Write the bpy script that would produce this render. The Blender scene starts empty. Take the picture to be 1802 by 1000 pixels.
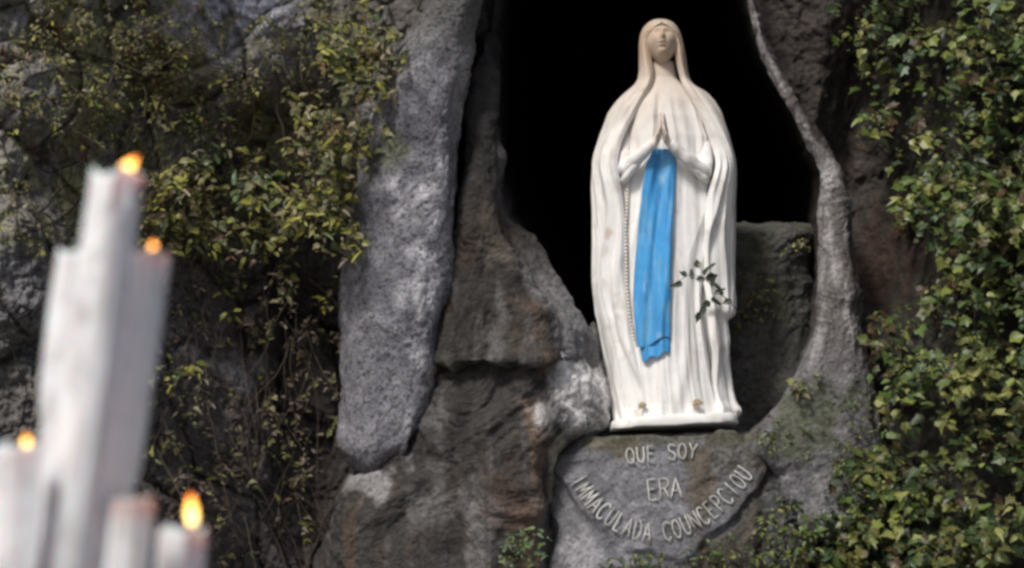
import bpy, math, random
import numpy as np
from mathutils import Vector, Matrix

random.seed(7)
rng = np.random.default_rng(11)
scene = bpy.context.scene
COL = scene.collection
PI = math.pi

# ------------------------------------------------------------------ camera, sky, sun, exposure
W0, H0 = 1802.0, 1000.0
LENS = 92.0
FPX = LENS / 36.0 * W0
CAMZ = 1.6
PITCH = math.radians(9.0)
cam_d = bpy.data.cameras.new('camera')
cam = bpy.data.objects.new('camera', cam_d)
COL.objects.link(cam)
cam.location = (0, 0, CAMZ)
cam.rotation_euler = (PI / 2 + PITCH, 0, 0)
cam_d.lens = LENS
cam_d.sensor_width = 36.0
cam_d.clip_end = 3000
cam_d.dof.use_dof = True
cam_d.dof.focus_distance = 12.15
cam_d.dof.aperture_fstop = 2.5
scene.camera = cam

SUN_EL, SUN_AZ = math.radians(48), math.radians(-32)      # azimuth measured from straight behind the camera
sdir = Vector((math.sin(SUN_AZ) * math.cos(SUN_EL), -math.cos(SUN_AZ) * math.cos(SUN_EL), math.sin(SUN_EL)))
world = bpy.data.worlds.new('World')
scene.world = world
world.use_nodes = True
wn = world.node_tree
for n in list(wn.nodes):
    wn.nodes.remove(n)
sky = wn.nodes.new('ShaderNodeTexSky')
sky.sky_type = 'NISHITA'
sky.sun_disc = False
sky.sun_elevation = SUN_EL
sky.sun_rotation = math.atan2(sdir.x, sdir.y)
sky.dust_density = 3.0
bg = wn.nodes.new('ShaderNodeBackground')
bg.inputs['Strength'].default_value = 0.07
wo = wn.nodes.new('ShaderNodeOutputWorld')
wn.links.new(sky.outputs[0], bg.inputs[0])
wn.links.new(bg.outputs[0], wo.inputs[0])
sun_d = bpy.data.lights.new('sun', 'SUN')
sun_d.energy = 2.6
sun_d.angle = math.radians(12)
sun_d.color = (1.0, 0.96, 0.9)
sun = bpy.data.objects.new('sun', sun_d)
COL.objects.link(sun)
sun.rotation_euler = sdir.to_track_quat('Z', 'Y').to_euler()

scene.view_settings.view_transform = 'Standard'
scene.view_settings.look = 'None'
scene.view_settings.gamma = 1
scene.view_settings.use_curve_mapping = False
scene.view_settings.exposure = 0.2
scene.render.engine = 'CYCLES'
scene.cycles.use_denoising = True
scene.cycles.max_bounces = 6
scene.cycles.pixel_filter_type = 'BLACKMAN_HARRIS'
scene.cycles.filter_width = 3.1

# ------------------------------------------------------------------ helpers
CP, SP = math.cos(PITCH), math.sin(PITCH)


def at(px, py, Y):
    """picture position -> point of the place on the upright plane at distance Y (arrays allowed)"""
    px = np.asarray(px, float); py = np.asarray(py, float); Y = np.asarray(Y, float)
    a = (px - W0 / 2) / FPX
    b = (H0 / 2 - py) / FPX
    dy = CP - b * SP
    dz = SP + b * CP
    t = Y / dy
    return np.stack(np.broadcast_arrays(a * t, Y, CAMZ + dz * t), -1)


def V(px, py, Y):
    return Vector(at(px, py, Y).tolist())


PERM = np.random.default_rng(3).permutation(256)
PERM = np.concatenate([PERM, PERM, PERM])
GR = np.random.default_rng(5).normal(size=(256, 3)); GR /= np.linalg.norm(GR, axis=1)[:, None]
RP = np.random.default_rng(6).random((256, 3))


def pn(p):
    p = np.asarray(p, float)
    i = np.floor(p).astype(int); f = p - i; i &= 255
    u = f * f * f * (f * (f * 6 - 15) + 10)
    out = 0
    for dx in (0, 1):
        wx = u[..., 0] if dx else 1 - u[..., 0]
        for dy in (0, 1):
            wy = u[..., 1] if dy else 1 - u[..., 1]
            for dz in (0, 1):
                wz = u[..., 2] if dz else 1 - u[..., 2]
                h = PERM[PERM[PERM[i[..., 0] + dx] + i[..., 1] + dy] + i[..., 2] + dz]
                g = GR[h]
                d = g[..., 0] * (f[..., 0] - dx) + g[..., 1] * (f[..., 1] - dy) + g[..., 2] * (f[..., 2] - dz)
                out = out + wx * wy * wz * d
    return out * 1.5


def fbm(p, o=4, g=0.5, l=2.03):
    s, a, n = 0, 1.0, 0
    for k in range(o):
        s = s + a * pn(p * l ** k + k * 17.3); n += a; a *= g
    return s / n


def ridged(p, o=4, g=0.55, l=2.1):
    s, a, n = 0, 1.0, 0
    for k in range(o):
        s = s + a * (1 - 2.2 * np.abs(pn(p * l ** k + k * 9.7))); n += a; a *= g
    return s / n


def voro(p):
    """distance to nearest cell centre, border distance F2-F1, cell random value"""
    i = np.floor(p).astype(int); f = p - i
    f1 = np.full(p.shape[:-1], 9.0); f2 = f1.copy(); cid = np.zeros(p.shape[:-1])
    for dx in (-1, 0, 1):
        for dy in (-1, 0, 1):
            for dz in (-1, 0, 1):
                c = i + (dx, dy, dz)
                h = PERM[PERM[PERM[c[..., 0] & 255] + (c[..., 1] & 255)] + (c[..., 2] & 255)]
                d = np.linalg.norm(np.array([dx, dy, dz]) + RP[h] - f, axis=-1)
                new = d < f1
                f2 = np.where(new, f1, np.minimum(f2, d))
                cid = np.where(new, h / 255.0, cid)
                f1 = np.where(new, d, f1)
    return f1, f2 - f1, cid


def sst(x, a, b):
    t = np.clip((x - a) / (b - a), 0, 1)
    return t * t * (3 - 2 * t)


def curve(pts, y):
    """x along a polyline of (x, y) sorted by y, smoothed"""
    pts = sorted(pts, key=lambda q: q[1])
    ys = np.array([q[1] for q in pts], float); xs = np.array([q[0] for q in pts], float)
    y = np.asarray(y, float)
    r = 0
    for d in (-8, 0, 8):
        r = r + np.interp(y + d, ys, xs)
    return r / 3


def poly_sd(x, y, poly):
    """signed distance to polygon, positive inside"""
    P = np.array(poly, float); n = len(P)
    d = np.full(x.shape, 1e9); ins = np.zeros(x.shape, bool)
    for k in range(n):
        a, b = P[k], P[(k + 1) % n]
        e = b - a
        t = np.clip(((x - a[0]) * e[0] + (y - a[1]) * e[1]) / (e @ e), 0, 1)
        d = np.minimum(d, np.hypot(x - a[0] - t * e[0], y - a[1] - t * e[1]))
        c = ((a[1] > y) != (b[1] > y)) & (x < (b[0] - a[0]) * (y - a[1]) / (b[1] - a[1] + 1e-12) + a[0])
        ins ^= c
    return np.where(ins, d, -d)


def mixc(c, d, m):
    m = np.clip(m, 0, 1)[..., None]
    return c * (1 - m) + np.asarray(d, float) * m


def blob(px, py, x, y, rx, ry, nz=0):
    return sst(1 - np.hypot((px - x) / rx, (py - y) / ry) + nz, 0.0, 0.6)


def mesh_np(name, verts, faces, mat=None, col=None, smooth=True, parent=None, mats=None, mi=None, link=True):
    me = bpy.data.meshes.new(name)
    verts = np.asarray(verts, np.float32).reshape(-1, 3)
    faces = np.asarray(faces, np.int32)
    k = faces.shape[1]
    me.vertices.add(len(verts)); me.vertices.foreach_set('co', verts.ravel())
    me.loops.add(faces.size); me.loops.foreach_set('vertex_index', faces.ravel())
    me.polygons.add(len(faces)); me.polygons.foreach_set('loop_start', np.arange(len(faces), dtype=np.int32) * k)
    me.update(calc_edges=True)
    me.polygons.foreach_set('use_smooth', np.full(len(faces), smooth))
    if col is not None:
        ca = me.color_attributes.new('Col', 'FLOAT_COLOR', 'POINT')
        c = np.ones((len(verts), 4), np.float32); c[:, :3] = np.asarray(col).reshape(-1, 3)
        ca.data.foreach_set('color', c.ravel())
    for m in (mats or ([mat] if mat else [])):
        me.materials.append(m)
    if mi is not None:
        me.polygons.foreach_set('material_index', np.asarray(mi, np.int32))
    if not link:
        return me
    o = bpy.data.objects.new(name, me)
    COL.objects.link(o)
    if parent:
        o.parent = parent
    return o


def gridfaces(nr, nc, closed=False):
    i = np.arange(nr - 1)[:, None]; j = np.arange(nc if closed else nc - 1)[None, :]
    j2 = (j + 1) % nc
    return np.stack([i * nc + j, i * nc + j2, (i + 1) * nc + j2, (i + 1) * nc + j], -1).reshape(-1, 4)


def gnormals(P, closed=False):
    """normals of a grid of points (rows, cols, 3)"""
    du = np.gradient(P, axis=0)
    if closed:
        dv = (np.roll(P, -1, 1) - np.roll(P, 1, 1)) / 2
    else:
        dv = np.gradient(P, axis=1)
    n = np.cross(du, dv)
    return n / (np.linalg.norm(n, axis=-1, keepdims=True) + 1e-9)


def empty(name, loc, label, cat, group=None):
    o = bpy.data.objects.new(name, None)
    COL.objects.link(o)
    o.location = loc
    o.empty_display_size = 0.1
    tag(o, label, cat, group)
    return o


def tag(o, label=None, cat=None, group=None, kind=None):
    if label: o['label'] = label
    if cat: o['category'] = cat
    if group: o['group'] = group
    if kind: o['kind'] = kind
    return o


def under(o, root):
    """parent a part modelled in world coordinates under its thing"""
    o.parent = root
    o.matrix_parent_inverse = Matrix.Translation(-Vector(root.location)) if not root.parent else Matrix.Identity(4)
    return o


def tube(path, rad, n=8, cap=True):
    P = np.asarray(path, float); m = len(P)
    rad = np.broadcast_to(np.asarray(rad, float), (m,))
    T = np.gradient(P, axis=0); T /= np.linalg.norm(T, axis=1)[:, None] + 1e-9
    up = np.array([0.13, -0.95, 0.2])
    N = np.cross(T, up); bad = np.linalg.norm(N, axis=1) < 1e-3
    N[bad] = np.cross(T[bad], [1, 0, 0]); N /= np.linalg.norm(N, axis=1)[:, None]
    B = np.cross(T, N)
    a = np.arange(n) * 2 * PI / n
    R = P[:, None] + rad[:, None, None] * (np.cos(a)[None, :, None] * N[:, None] + np.sin(a)[None, :, None] * B[:, None])
    v = R.reshape(-1, 3); f = gridfaces(m, n, True)
    if cap:
        v = np.vstack([v, P[0], P[-1]])
        i = np.arange(n); j = (i + 1) % n
        f0 = np.stack([np.full(n, m * n), j, i, i], -1); f1 = np.stack([np.full(n, m * n + 1), (m - 1) * n + i, (m - 1) * n + j, (m - 1) * n + j], -1)
        return v, f, np.concatenate([f0[:, :3], f1[:, :3]])
    return v, f, np.zeros((0, 3), int)


class Acc:
    """collects triangles into one mesh"""
    def __init__(s):
        s.v, s.f, s.c, s.n = [], [], [], 0

    def add(s, v, f, c=None):
        v = np.asarray(v, float).reshape(-1, 3); f = np.asarray(f, int)
        if f.shape[1] == 4:
            f = np.concatenate([f[:, [0, 1, 2]], f[:, [0, 2, 3]]])
        s.v.append(v); s.f.append(f + s.n); s.n += len(v)
        s.c.append(np.broadcast_to(np.asarray(c if c is not None else (1, 1, 1), float), (len(v), 3)))

    def tube(s, path, rad, n=6, c=None):
        v, q, t = tube(path, rad, n)
        q = np.concatenate([q[:, [0, 1, 2]], q[:, [0, 2, 3]], t])
        s.add(v, q, c)

    def build(s, name, mat, parent=None, smooth=True, link=True):
        return mesh_np(name, np.concatenate(s.v), np.concatenate(s.f), mat, np.concatenate(s.c), smooth, parent, link=link)


# ------------------------------------------------------------------ materials
def newmat(name):
    m = bpy.data.materials.new(name); m.use_nodes = True
    nt = m.node_tree
    return m, nt, nt.nodes['Principled BSDF']


def colmat(name, rough=0.85, nscale=30.0, namt=0.35, bump=0.3, bscale=60.0, spec=0.3, speck=0.0, speckscale=80.0, dist=0.01, trans=0.0):
    m, nt, b = newmat(name)
    N, L = nt.nodes, nt.links
    at_ = N.new('ShaderNodeAttribute'); at_.attribute_name = 'Col'
    geo = N.new('ShaderNodeNewGeometry')
    nz = N.new('ShaderNodeTexNoise'); nz.inputs['Scale'].default_value = nscale; nz.inputs['Detail'].default_value = 8; nz.inputs['Roughness'].default_value = 0.7
    L.new(geo.outputs['Position'], nz.inputs['Vector'])
    mr = N.new('ShaderNodeMapRange'); mr.inputs['From Min'].default_value = 0.3; mr.inputs['From Max'].default_value = 0.7
    mr.inputs['To Min'].default_value = 1 - namt; mr.inputs['To Max'].default_value = 1 + namt
    L.new(nz.outputs['Fac'], mr.inputs['Value'])
    mul = N.new('ShaderNodeVectorMath'); mul.operation = 'SCALE'
    L.new(at_.outputs['Color'], mul.inputs[0]); L.new(mr.outputs[0], mul.inputs['Scale'])
    out = mul.outputs[0]
    if speck > 0:
        vz = N.new('ShaderNodeTexNoise'); vz.inputs['Scale'].default_value = speckscale; vz.inputs['Detail'].default_value = 3; vz.inputs['Roughness'].default_value = 0.6
        L.new(geo.outputs['Position'], vz.inputs['Vector'])
        m2 = N.new('ShaderNodeMapRange'); m2.inputs['From Min'].default_value = 0.40; m2.inputs['From Max'].default_value = 0.50
        m2.inputs['To Min'].default_value = 1 - speck; m2.inputs['To Max'].default_value = 1
        L.new(vz.outputs['Fac'], m2.inputs['Value'])
        mu2 = N.new('ShaderNodeVectorMath'); mu2.operation = 'SCALE'
        L.new(out, mu2.inputs[0]); L.new(m2.outputs[0], mu2.inputs['Scale']); out = mu2.outputs[0]
    L.new(out, b.inputs['Base Color'])
    b.inputs['Roughness'].default_value = rough
    b.inputs['Specular IOR Level'].default_value = spec
    if bump > 0:
        n2 = N.new('ShaderNodeTexNoise'); n2.inputs['Scale'].default_value = bscale; n2.inputs['Detail'].default_value = 6; n2.inputs['Roughness'].default_value = 0.65
        L.new(geo.outputs['Position'], n2.inputs['Vector'])
        bp = N.new('ShaderNodeBump'); bp.inputs['Strength'].default_value = bump; bp.inputs['Distance'].default_value = dist
        L.new(n2.outputs['Fac'], bp.inputs['Height']); L.new(bp.outputs[0], b.inputs['Normal'])
    if trans > 0:
        tr = N.new('ShaderNodeBsdfTranslucent'); L.new(out, tr.inputs['Color'])
        mx = N.new('ShaderNodeMixShader'); mx.inputs[0].default_value = trans
        L.new(b.outputs[0], mx.inputs[1]); L.new(tr.outputs[0], mx.inputs[2])
        L.new(mx.outputs[0], N['Material Output'].inputs['Surface'])
    return m


M_ROCK = colmat('rock', 0.8, 22, 0.45, 0.9, 45, 0.35, 0.35, 60, 0.02)
M_PILLAR = colmat('pale_speckled_rock', 0.85, 14, 0.3, 0.8, 90, 0.3, 0.5, 75, 0.012)
M_SOOT_SHADE = colmat('sooty_shaded_rock', 0.95, 10, 0.3, 0.5, 20, 0.1)
M_MARBLE = colmat('weathered_marble', 0.75, 9, 0.08, 0.16, 120, 0.2, 0.0, 40, 0.004)
M_BLUE = colmat('blue_painted_marble', 0.5, 14, 0.13, 0.10, 100, 0.35, 0.0, 40, 0.004)
M_LEAF = colmat('leaf', 0.42, 50, 0.2, 0.15, 90, 0.5, trans=0.18)
M_STEM = colmat('stem', 0.8, 60, 0.3, 0.4, 120, 0.2)
M_METAL = colmat('pale_letter_metal', 0.5, 60, 0.25, 0.2, 150, 0.4)
M_WAX = colmat('candle_wax', 0.4, 9, 0.05, 0.2, 18, 0.4, 0, 40, 0.01)
M_WAX.node_tree.nodes['Principled BSDF'].inputs['Subsurface Weight'].default_value = 0.6
M_WAX.node_tree.nodes['Principled BSDF'].inputs['Subsurface Scale'].default_value = 0.03
M_IRON = colmat('dark_iron', 0.5, 30, 0.2, 0.2, 60, 0.5)
M_GROUND = colmat('paving_stone', 0.85, 3, 0.2, 0.3, 30, 0.3)


def flame_mat():
    m, nt, b = newmat('flame'); N, L = nt.nodes, nt.links
    tc = N.new('ShaderNodeTexCoord'); sp = N.new('ShaderNodeSeparateXYZ'); L.new(tc.outputs['Generated'], sp.inputs[0])
    cr = N.new('ShaderNodeValToRGB')
    cr.color_ramp.elements[0].color = (1.0, 0.72, 0.30, 1); cr.color_ramp.elements[1].color = (1.0, 0.16, 0.01, 1)
    e = cr.color_ramp.elements.new(0.45); e.color = (1.0, 0.58, 0.13, 1)
    L.new(sp.outputs['Z'], cr.inputs[0])
    em = N.new('ShaderNodeEmission'); L.new(cr.outputs[0], em.inputs[0]); em.inputs[1].default_value = 5.0
    L.new(em.outputs[0], N['Material Output'].inputs['Surface'])
    return m


M_FLAME = flame_mat()

# ------------------------------------------------------------------ the cliff with the niche
NICHE = [(880, -260), (868, 60), (866, 200), (872, 330), (885, 385), (925, 445), (965, 505), (1000, 570), (1030, 630),
         (1055, 700), (1065, 765), (1320, 765), (1380, 715), (1430, 600), (1442, 500), (1447, 400), (1450, 310), (1416, 232),
         (1383, 165), (1340, 75), (1318, -5), (1290, -120), (1200, -240), (1040, -300)]


def base_depth(px, py):
    """large shape of the cliff, metres from the camera plane"""
    d = 12.35 + 0 * px
    d = d - 1.25 * sst(-px, -600, 60) - 0.75 * sst(px, 1470, 1760)
    d = d - 0.20 * sst(py, 500, 1050) * sst(-px, -1500, -1300) + 0.1 * np.sin(px / 170.0) * np.sin(py / 230.0 + 1)
    d = d + 0.30 * blob(px, py, 560, 640, 110, 420) + 0.35 * blob(px, py, 850, 180, 70, 420)
    d = d - 0.25 * blob(px, py, 400, 60, 240, 170) - 0.2 * blob(px, py, 30, 470, 120, 160) - 0.15 * blob(px, py, 90, 170, 160, 90)
    d = d + 0.30 * blob(px, py, 1545, 300, 120, 380)
    d = d - 0.45 * sst(-py, 40, 700)                       # leans out above
    d = d - 0.012 * np.clip(py - 1000, 0, 1200) / 12.0     # and out below
    return d


def axis(lo, a, b, hi, fine, coarse):
    l = np.arange(a - coarse, lo - coarse, -coarse)[::-1]
    r = np.arange(b + coarse, hi + coarse, coarse)
    return np.concatenate([l, np.arange(a, b + fine, fine), r])


gx = axis(-1700, -30, 1832, 3500, 2.6, 26)
gy = axis(-1400, -30, 1030, 2080, 2.6, 26)
PX, PY = np.meshgrid(gx, gy)
D0 = base_depth(PX, PY)
p0 = at(PX, PY, D0)
warp = np.stack([fbm(p0 * 1.3 + k * 31, 3) for k in range(3)], -1)
big = fbm(p0 * 0.9 + 4, 4)
bl_f1, bl_b, bl_id = voro(p0 * np.array([2.4, 2.4, 2.0]) + warp * 0.5)
bl2_f1, bl2_b, bl2_id = voro(p0 * 7.0 + warp * 0.8 + 9)
rg = ridged(p0 * np.array([3.0, 3.0, 2.2]) + warp, 5)
fine = fbm(p0 * 13, 4)
leftw = sst(-PX, -760, -560)
rib_w = sst(PX, 1300, 1340)
disp = 0.22 * big + (0.10 + 0.10 * leftw) * (1 - 0.8 * rib_w) * (bl_id - 0.5) + 0.03 * (bl2_id - 0.5) * (0.4 + leftw)
disp += 0.045 * (1 - sst(bl_b, 0, 0.09)) * (0.4 + 0.6 * leftw) * (1 - 0.9 * rib_w) + 0.012 * (1 - sst(bl2_b, 0, 0.12)) * (1 - 0.8 * rib_w) - 0.05 * rg + 0.035 * fine - leftw * (0.06 * fbm(p0 * 6 + 3, 5, 0.65) + 0.02 * ridged(p0 * 17, 3) + 0.012 * fbm(p0 * 40, 3))
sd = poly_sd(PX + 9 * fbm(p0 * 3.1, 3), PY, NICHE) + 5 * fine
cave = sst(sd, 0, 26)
D = D0 + disp * (1 - 0.5 * cave)
D = D + cave * (0.9 + 0.5 * rg * 0.3) + 3.2 * sst(sd, 18, 120) + 0.5 * sst(sd, 0, 60)
Pc = at(PX, PY, D)
nA = fbm(p0 * 1.7 + 50, 5); nB = fbm(p0 * 3.3 + 80, 5); nC = fbm(p0 * 7 + 20, 4); nD = fbm(p0 * 0.8 + 70, 3)
c = np.zeros(PX.shape + (3,)) + (0.15, 0.14, 0.13)
c = mixc(c, (0.30, 0.29, 0.295), sst(nA + 0.4 * nC, -0.05, 0.35))
c = mixc(c, (0.075, 0.06, 0.05), sst(nB, 0.05, 0.4) * 0.8)
upl = sst(-PX, -700, -560) * sst(-PY, -560, -330)
c = mixc(c, (0.19, 0.18, 0.085), upl * sst(nB + 0.8 * nC, -0.2, 0.2) * 0.8)
c = mixc(c, (0.26, 0.25, 0.16), upl * sst(fbm(p0 * 16 + 6, 3), 0.1, 0.3) * 0.5)
c = mixc(c, (0.15, 0.08, 0.045), upl * sst(fbm(p0 * 4 + 5, 4), 0.2, 0.45) * 0.8)
c = c * (1 + 0.45 * sst(-PX, -640, -560) * sst(-PY, -560, -380))[..., None]
c = mixc(c, (0.42, 0.42, 0.48), blob(PX, PY, 430, 15, 130, 80, 0.6 * nC))
c = mixc(c, (0.22, 0.21, 0.22), blob(PX, PY, 60, 190, 90, 60, 0.8 * nC) * 0.8)
c = mixc(c, (0.20, 0.20, 0.21), blob(PX, PY, 40, 500, 110, 110, 0.8 * nC) * 0.8)
c = mixc(c, (0.36, 0.35, 0.36), blob(PX, PY, 420, 650, 70, 40, 0.9 * nC) * 0.8)
c = mixc(c, (0.11, 0.09, 0.085), sst(PX, 200, 330) * sst(-PX, -640, -560) * sst(PY, 390, 520) * 0.85 * (1 - blob(PX, PY, 420, 650, 70, 40, 0.9 * nC)))
c = mixc(c, (0.13, 0.105, 0.085), sst(PX, 560, 640) * sst(-PX, -1050, -850) * sst(PY, 760, 850) * 0.8)
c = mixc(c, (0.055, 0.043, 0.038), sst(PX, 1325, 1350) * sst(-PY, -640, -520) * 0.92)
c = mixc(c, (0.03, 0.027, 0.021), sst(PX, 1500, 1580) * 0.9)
c = mixc(c, (0.13, 0.045, 0.03), blob(PX, PY, 1560, 440, 70, 100, 1.5 * nC) * 0.22)
c = mixc(c, (0.04, 0.035, 0.032), sst(PX, 800, 830) * sst(-PX, -900, -870) * sst(-PY, -330, -250) * 0.8)  # shade of the crevice beside the column painted into the rock
c = mixc(c, (0.012, 0.011, 0.011), sst(sd, 0, 30))  # soot and the darkness of the niche, both put into the colour
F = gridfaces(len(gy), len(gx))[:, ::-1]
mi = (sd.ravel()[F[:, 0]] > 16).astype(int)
tag(mesh_np('cliff', Pc, F, None, c, True, mats=[M_ROCK, M_SOOT_SHADE], mi=mi), kind='structure')
print('cliff', Pc.shape)


def depth_at(px, py):
    i = int(np.clip(np.searchsorted(gy, py), 0, len(gy) - 1)); j = int(np.clip(np.searchsorted(gx, px), 0, len(gx) - 1))
    return D[i, j]


# ground: stone paving, one sheet out to the horizon
gcoord = np.concatenate([-np.geomspace(1500, 4, 14), np.linspace(-3, 3, 7), np.geomspace(4, 1500, 14)])
GX, GY = np.meshgrid(gcoord, gcoord)
gp = np.stack([GX, GY, 0.0 * GX], -1)
tag(mesh_np('ground', gp, gridfaces(len(gcoord), len(gcoord)), M_GROUND, np.zeros(GX.shape + (3,)) + (0.22, 0.21, 0.2)), kind='structure')


# ------------------------------------------------------------------ single rocks
def rock(name, label, L, R, y0, y1, Yf, half, colour, mat=M_ROCK, nrow=260, ncol=150, amp=(0.05, 0.02, 0.008), freq=(2.2, 7, 22),
         pw=0.8, top_r=25, bot_r=25, yf2=None, crack=0.0, seed=0, cat='rock', tilt=0.0, wob=5.0, crease=None, vstretch=1.0):
    y = np.linspace(y0, y1, nrow)
    l = curve(L, y); r = curve(R, y)
    ext = np.sqrt(np.clip(1 - (1 - np.clip((y - y0) / top_r, 0, 1)) ** 2, 0, 1)) * np.sqrt(np.clip(1 - (1 - np.clip((y1 - y) / bot_r, 0, 1)) ** 2, 0, 1))
    ext = np.maximum(ext, 0.02)
    xc = (l + r) / 2; hw = (r - l) / 2 * ext
    a = np.arange(ncol) / ncol * 2 * PI
    # denser to the camera side
    a = a - 0.55 * np.sin(2 * (a - PI / 2)) * 0.5
    ca, sa = np.cos(a), np.sin(a)
    X = xc[:, None] + hw[:, None] * np.sign(ca) * np.abs(ca) ** pw
    Yf_ = (Yf if yf2 is None else Yf + (yf2 - Yf) * (y - y0) / (y1 - y0))
    Yf_ = np.broadcast_to(Yf_, y.shape)
    Yd = (Yf_ + half)[:, None] - (half * ext)[:, None] * np.sign(sa) * np.abs(sa) ** pw + tilt * (X - xc[:, None]) / 100.0
    Yp = np.broadcast_to(y[:, None], X.shape)
    w = at(X, Yp, Yd)
    X = X + wob * fbm(w * 2.6 + seed, 3) + 0.45 * wob * fbm(w * 11 + seed, 3)
    P = at(X, Yp, Yd)
    N = gnormals(P, True)
    cen = P.mean(1, keepdims=True)
    if np.sum(N * (P - cen)) < 0: N = -N
    q = P + seed
    wq = q + 0.25 * np.stack([fbm(q * 2 + k * 11, 2) for k in range(3)], -1)
    vg = np.array([1.0, 1.0, vstretch])
    d = amp[0] * fbm(wq * freq[0] * vg, 4) * 1.6 + amp[1] * ridged(wq * freq[1] * vg, 3) + amp[2] * fbm(wq * freq[2], 3)
    if crack:
        f1, b, cid = voro(wq * 3.6)
        d = d + crack * (cid - 0.5) - crack * 0.9 * (1 - sst(b, 0, 0.12))
    if crease is not None:
        d = d - crease(X, Yp, q)
    P = P + N * (d * ext[:, None])[..., None]
    C = colour(X, Yp, q)
    v = np.vstack([P.reshape(-1, 3), P[0].mean(0), P[-1].mean(0)])
    C = np.vstack([C.reshape(-1, 3), C[0, 0], C[-1, 0]])
    f = gridfaces(nrow, ncol, True)
    n = nrow * ncol; i = np.arange(ncol); j = (i + 1) % ncol
    f = np.concatenate([f, np.stack([i, j, np.full(ncol, n), np.full(ncol, n)], -1)[:0]])
    tri = np.concatenate([f[:, [0, 1, 2]], f[:, [0, 2, 3]], np.stack([j, i, np.full(ncol, n)], -1), np.stack([(nrow - 1) * ncol + i, (nrow - 1) * ncol + j, np.full(ncol, n + 1)], -1)])
    o = mesh_np(name, v, tri, mat, C)
    tag(o, label, cat)
    o['_front'] = 1
    del o['_front']
    return o, P, X, Yp


def col_pillar(x, y, q):
    n1 = fbm(q * 2.2, 5); n2 = fbm(q * 9, 4)
    c = np.zeros(x.shape + (3,)) + (0.25, 0.245, 0.275)
    c = mixc(c, (0.64, 0.625, 0.67), sst(n1 + 0.6 * n2, -0.12, 0.3))
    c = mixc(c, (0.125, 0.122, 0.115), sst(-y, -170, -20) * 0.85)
    c = mixc(c, (0.14, 0.15, 0.075), blob(x, y, 690, 265, 40, 45, n2) * 0.65)
    c = mixc(c, (0.17, 0.16, 0.15), sst(x - curve(PR, y), -38, -6) * 0.5)  # shaded right edge of the column put into its colour
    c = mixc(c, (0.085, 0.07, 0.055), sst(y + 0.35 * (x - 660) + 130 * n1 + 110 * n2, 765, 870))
    f1, b, cid = voro(q * np.array([34, 34, 34]))
    c = c * (1 - 0.55 * (sst(-f1, -0.42, -0.22) * (cid > 0.55)))[..., None]
    return c


PL = [(760, -60), (745, 0), (718, 60), (692, 110), (672, 180), (652, 240), (636, 330), (617, 430), (604, 520), (598, 600), (604, 700), (608, 790), (622, 850), (634, 930)]
PR = [(850, -60), (842, 0), (835, 60), (822, 130), (815, 200), (811, 300), (804, 400), (796, 500), (785, 560), (772, 640), (760, 740), (742, 800), (712, 850), (685, 930)]
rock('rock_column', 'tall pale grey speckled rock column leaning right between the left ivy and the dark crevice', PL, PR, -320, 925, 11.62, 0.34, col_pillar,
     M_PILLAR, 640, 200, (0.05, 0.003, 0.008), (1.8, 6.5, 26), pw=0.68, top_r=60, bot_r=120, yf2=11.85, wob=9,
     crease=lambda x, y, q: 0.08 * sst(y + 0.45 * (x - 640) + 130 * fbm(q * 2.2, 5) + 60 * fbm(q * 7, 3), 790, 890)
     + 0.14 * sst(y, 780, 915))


def col_spur(x, y, q):
    n1 = fbm(q * 2.4 + 3, 5); n2 = fbm(q * 8 + 3, 4); n3 = fbm(q * np.array([8, 8, 3.0]) + 9, 4)
    c = np.zeros(x.shape + (3,)) + (0.042, 0.037, 0.033)
    c = mixc(c, (0.105, 0.098, 0.09), sst(n1 + 0.5 * n2, 0.0, 0.35))
    c = mixc(c, (0.15, 0.145, 0.145), sst(fbm(q * np.array([11, 11, 1.2]) + 3, 4), 0.12, 0.4) * 0.7)
    c = mixc(c, (0.07, 0.045, 0.03), sst(n3, 0.1, 0.4) * 0.6)
    xr = curve(SR, y)
    c = mixc(c, (0.17, 0.10, 0.07), sst(26 - np.abs(x - (xr - 62 + 20 * n1)) + 90 * n2, 0, 50) * sst(y, 470, 560) * 0.65)
    c = mixc(c, (0.23, 0.22, 0.225), sst(x - xr + 30 * n2, -50, -18) * sst(y, 430, 520) * 0.85)
    c = mixc(c, (0.10, 0.08, 0.06), blob(x, y, 880, 420, 40, 80, n2) * 0.6)
    c = mixc(c, (0.035, 0.033, 0.032), sst(-y + 60 * n2, -410, -320) * 0.9)  # upper spur painted dark as the crevice shade it runs into
    return c


SL = [(846, 60), (838, 120), (830, 200), (822, 260), (814, 330), (804, 400), (790, 500), (768, 600), (750, 660)]
SR = [(862, 60), (864, 120), (870, 200), (872, 250), (876, 330), (890, 385), (925, 440), (965, 500), (1002, 566), (1022, 610), (1035, 660), (1050, 750)]
rock('rock_spur', 'brown rock spur with a rusty right edge above the dark horizontal crack', SL, SR, 60, 644, 12.08, 0.42, col_spur,
     M_ROCK, 420, 220, (0.075, 0.014, 0.016), (3.0, 8, 20), top_r=20, bot_r=10, yf2=11.74, crack=0.0, vstretch=0.4, seed=5, wob=3, pw=0.65)

LL = [(756, 620), (735, 680), (708, 760), (655, 820), (600, 870), (570, 930), (550, 1100)]
LR = [(1018, 600), (1036, 640), (1057, 700), (1063, 742), (1025, 772), (1000, 790), (992, 850), (988, 900), (985, 1000), (980, 1100)]


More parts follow.
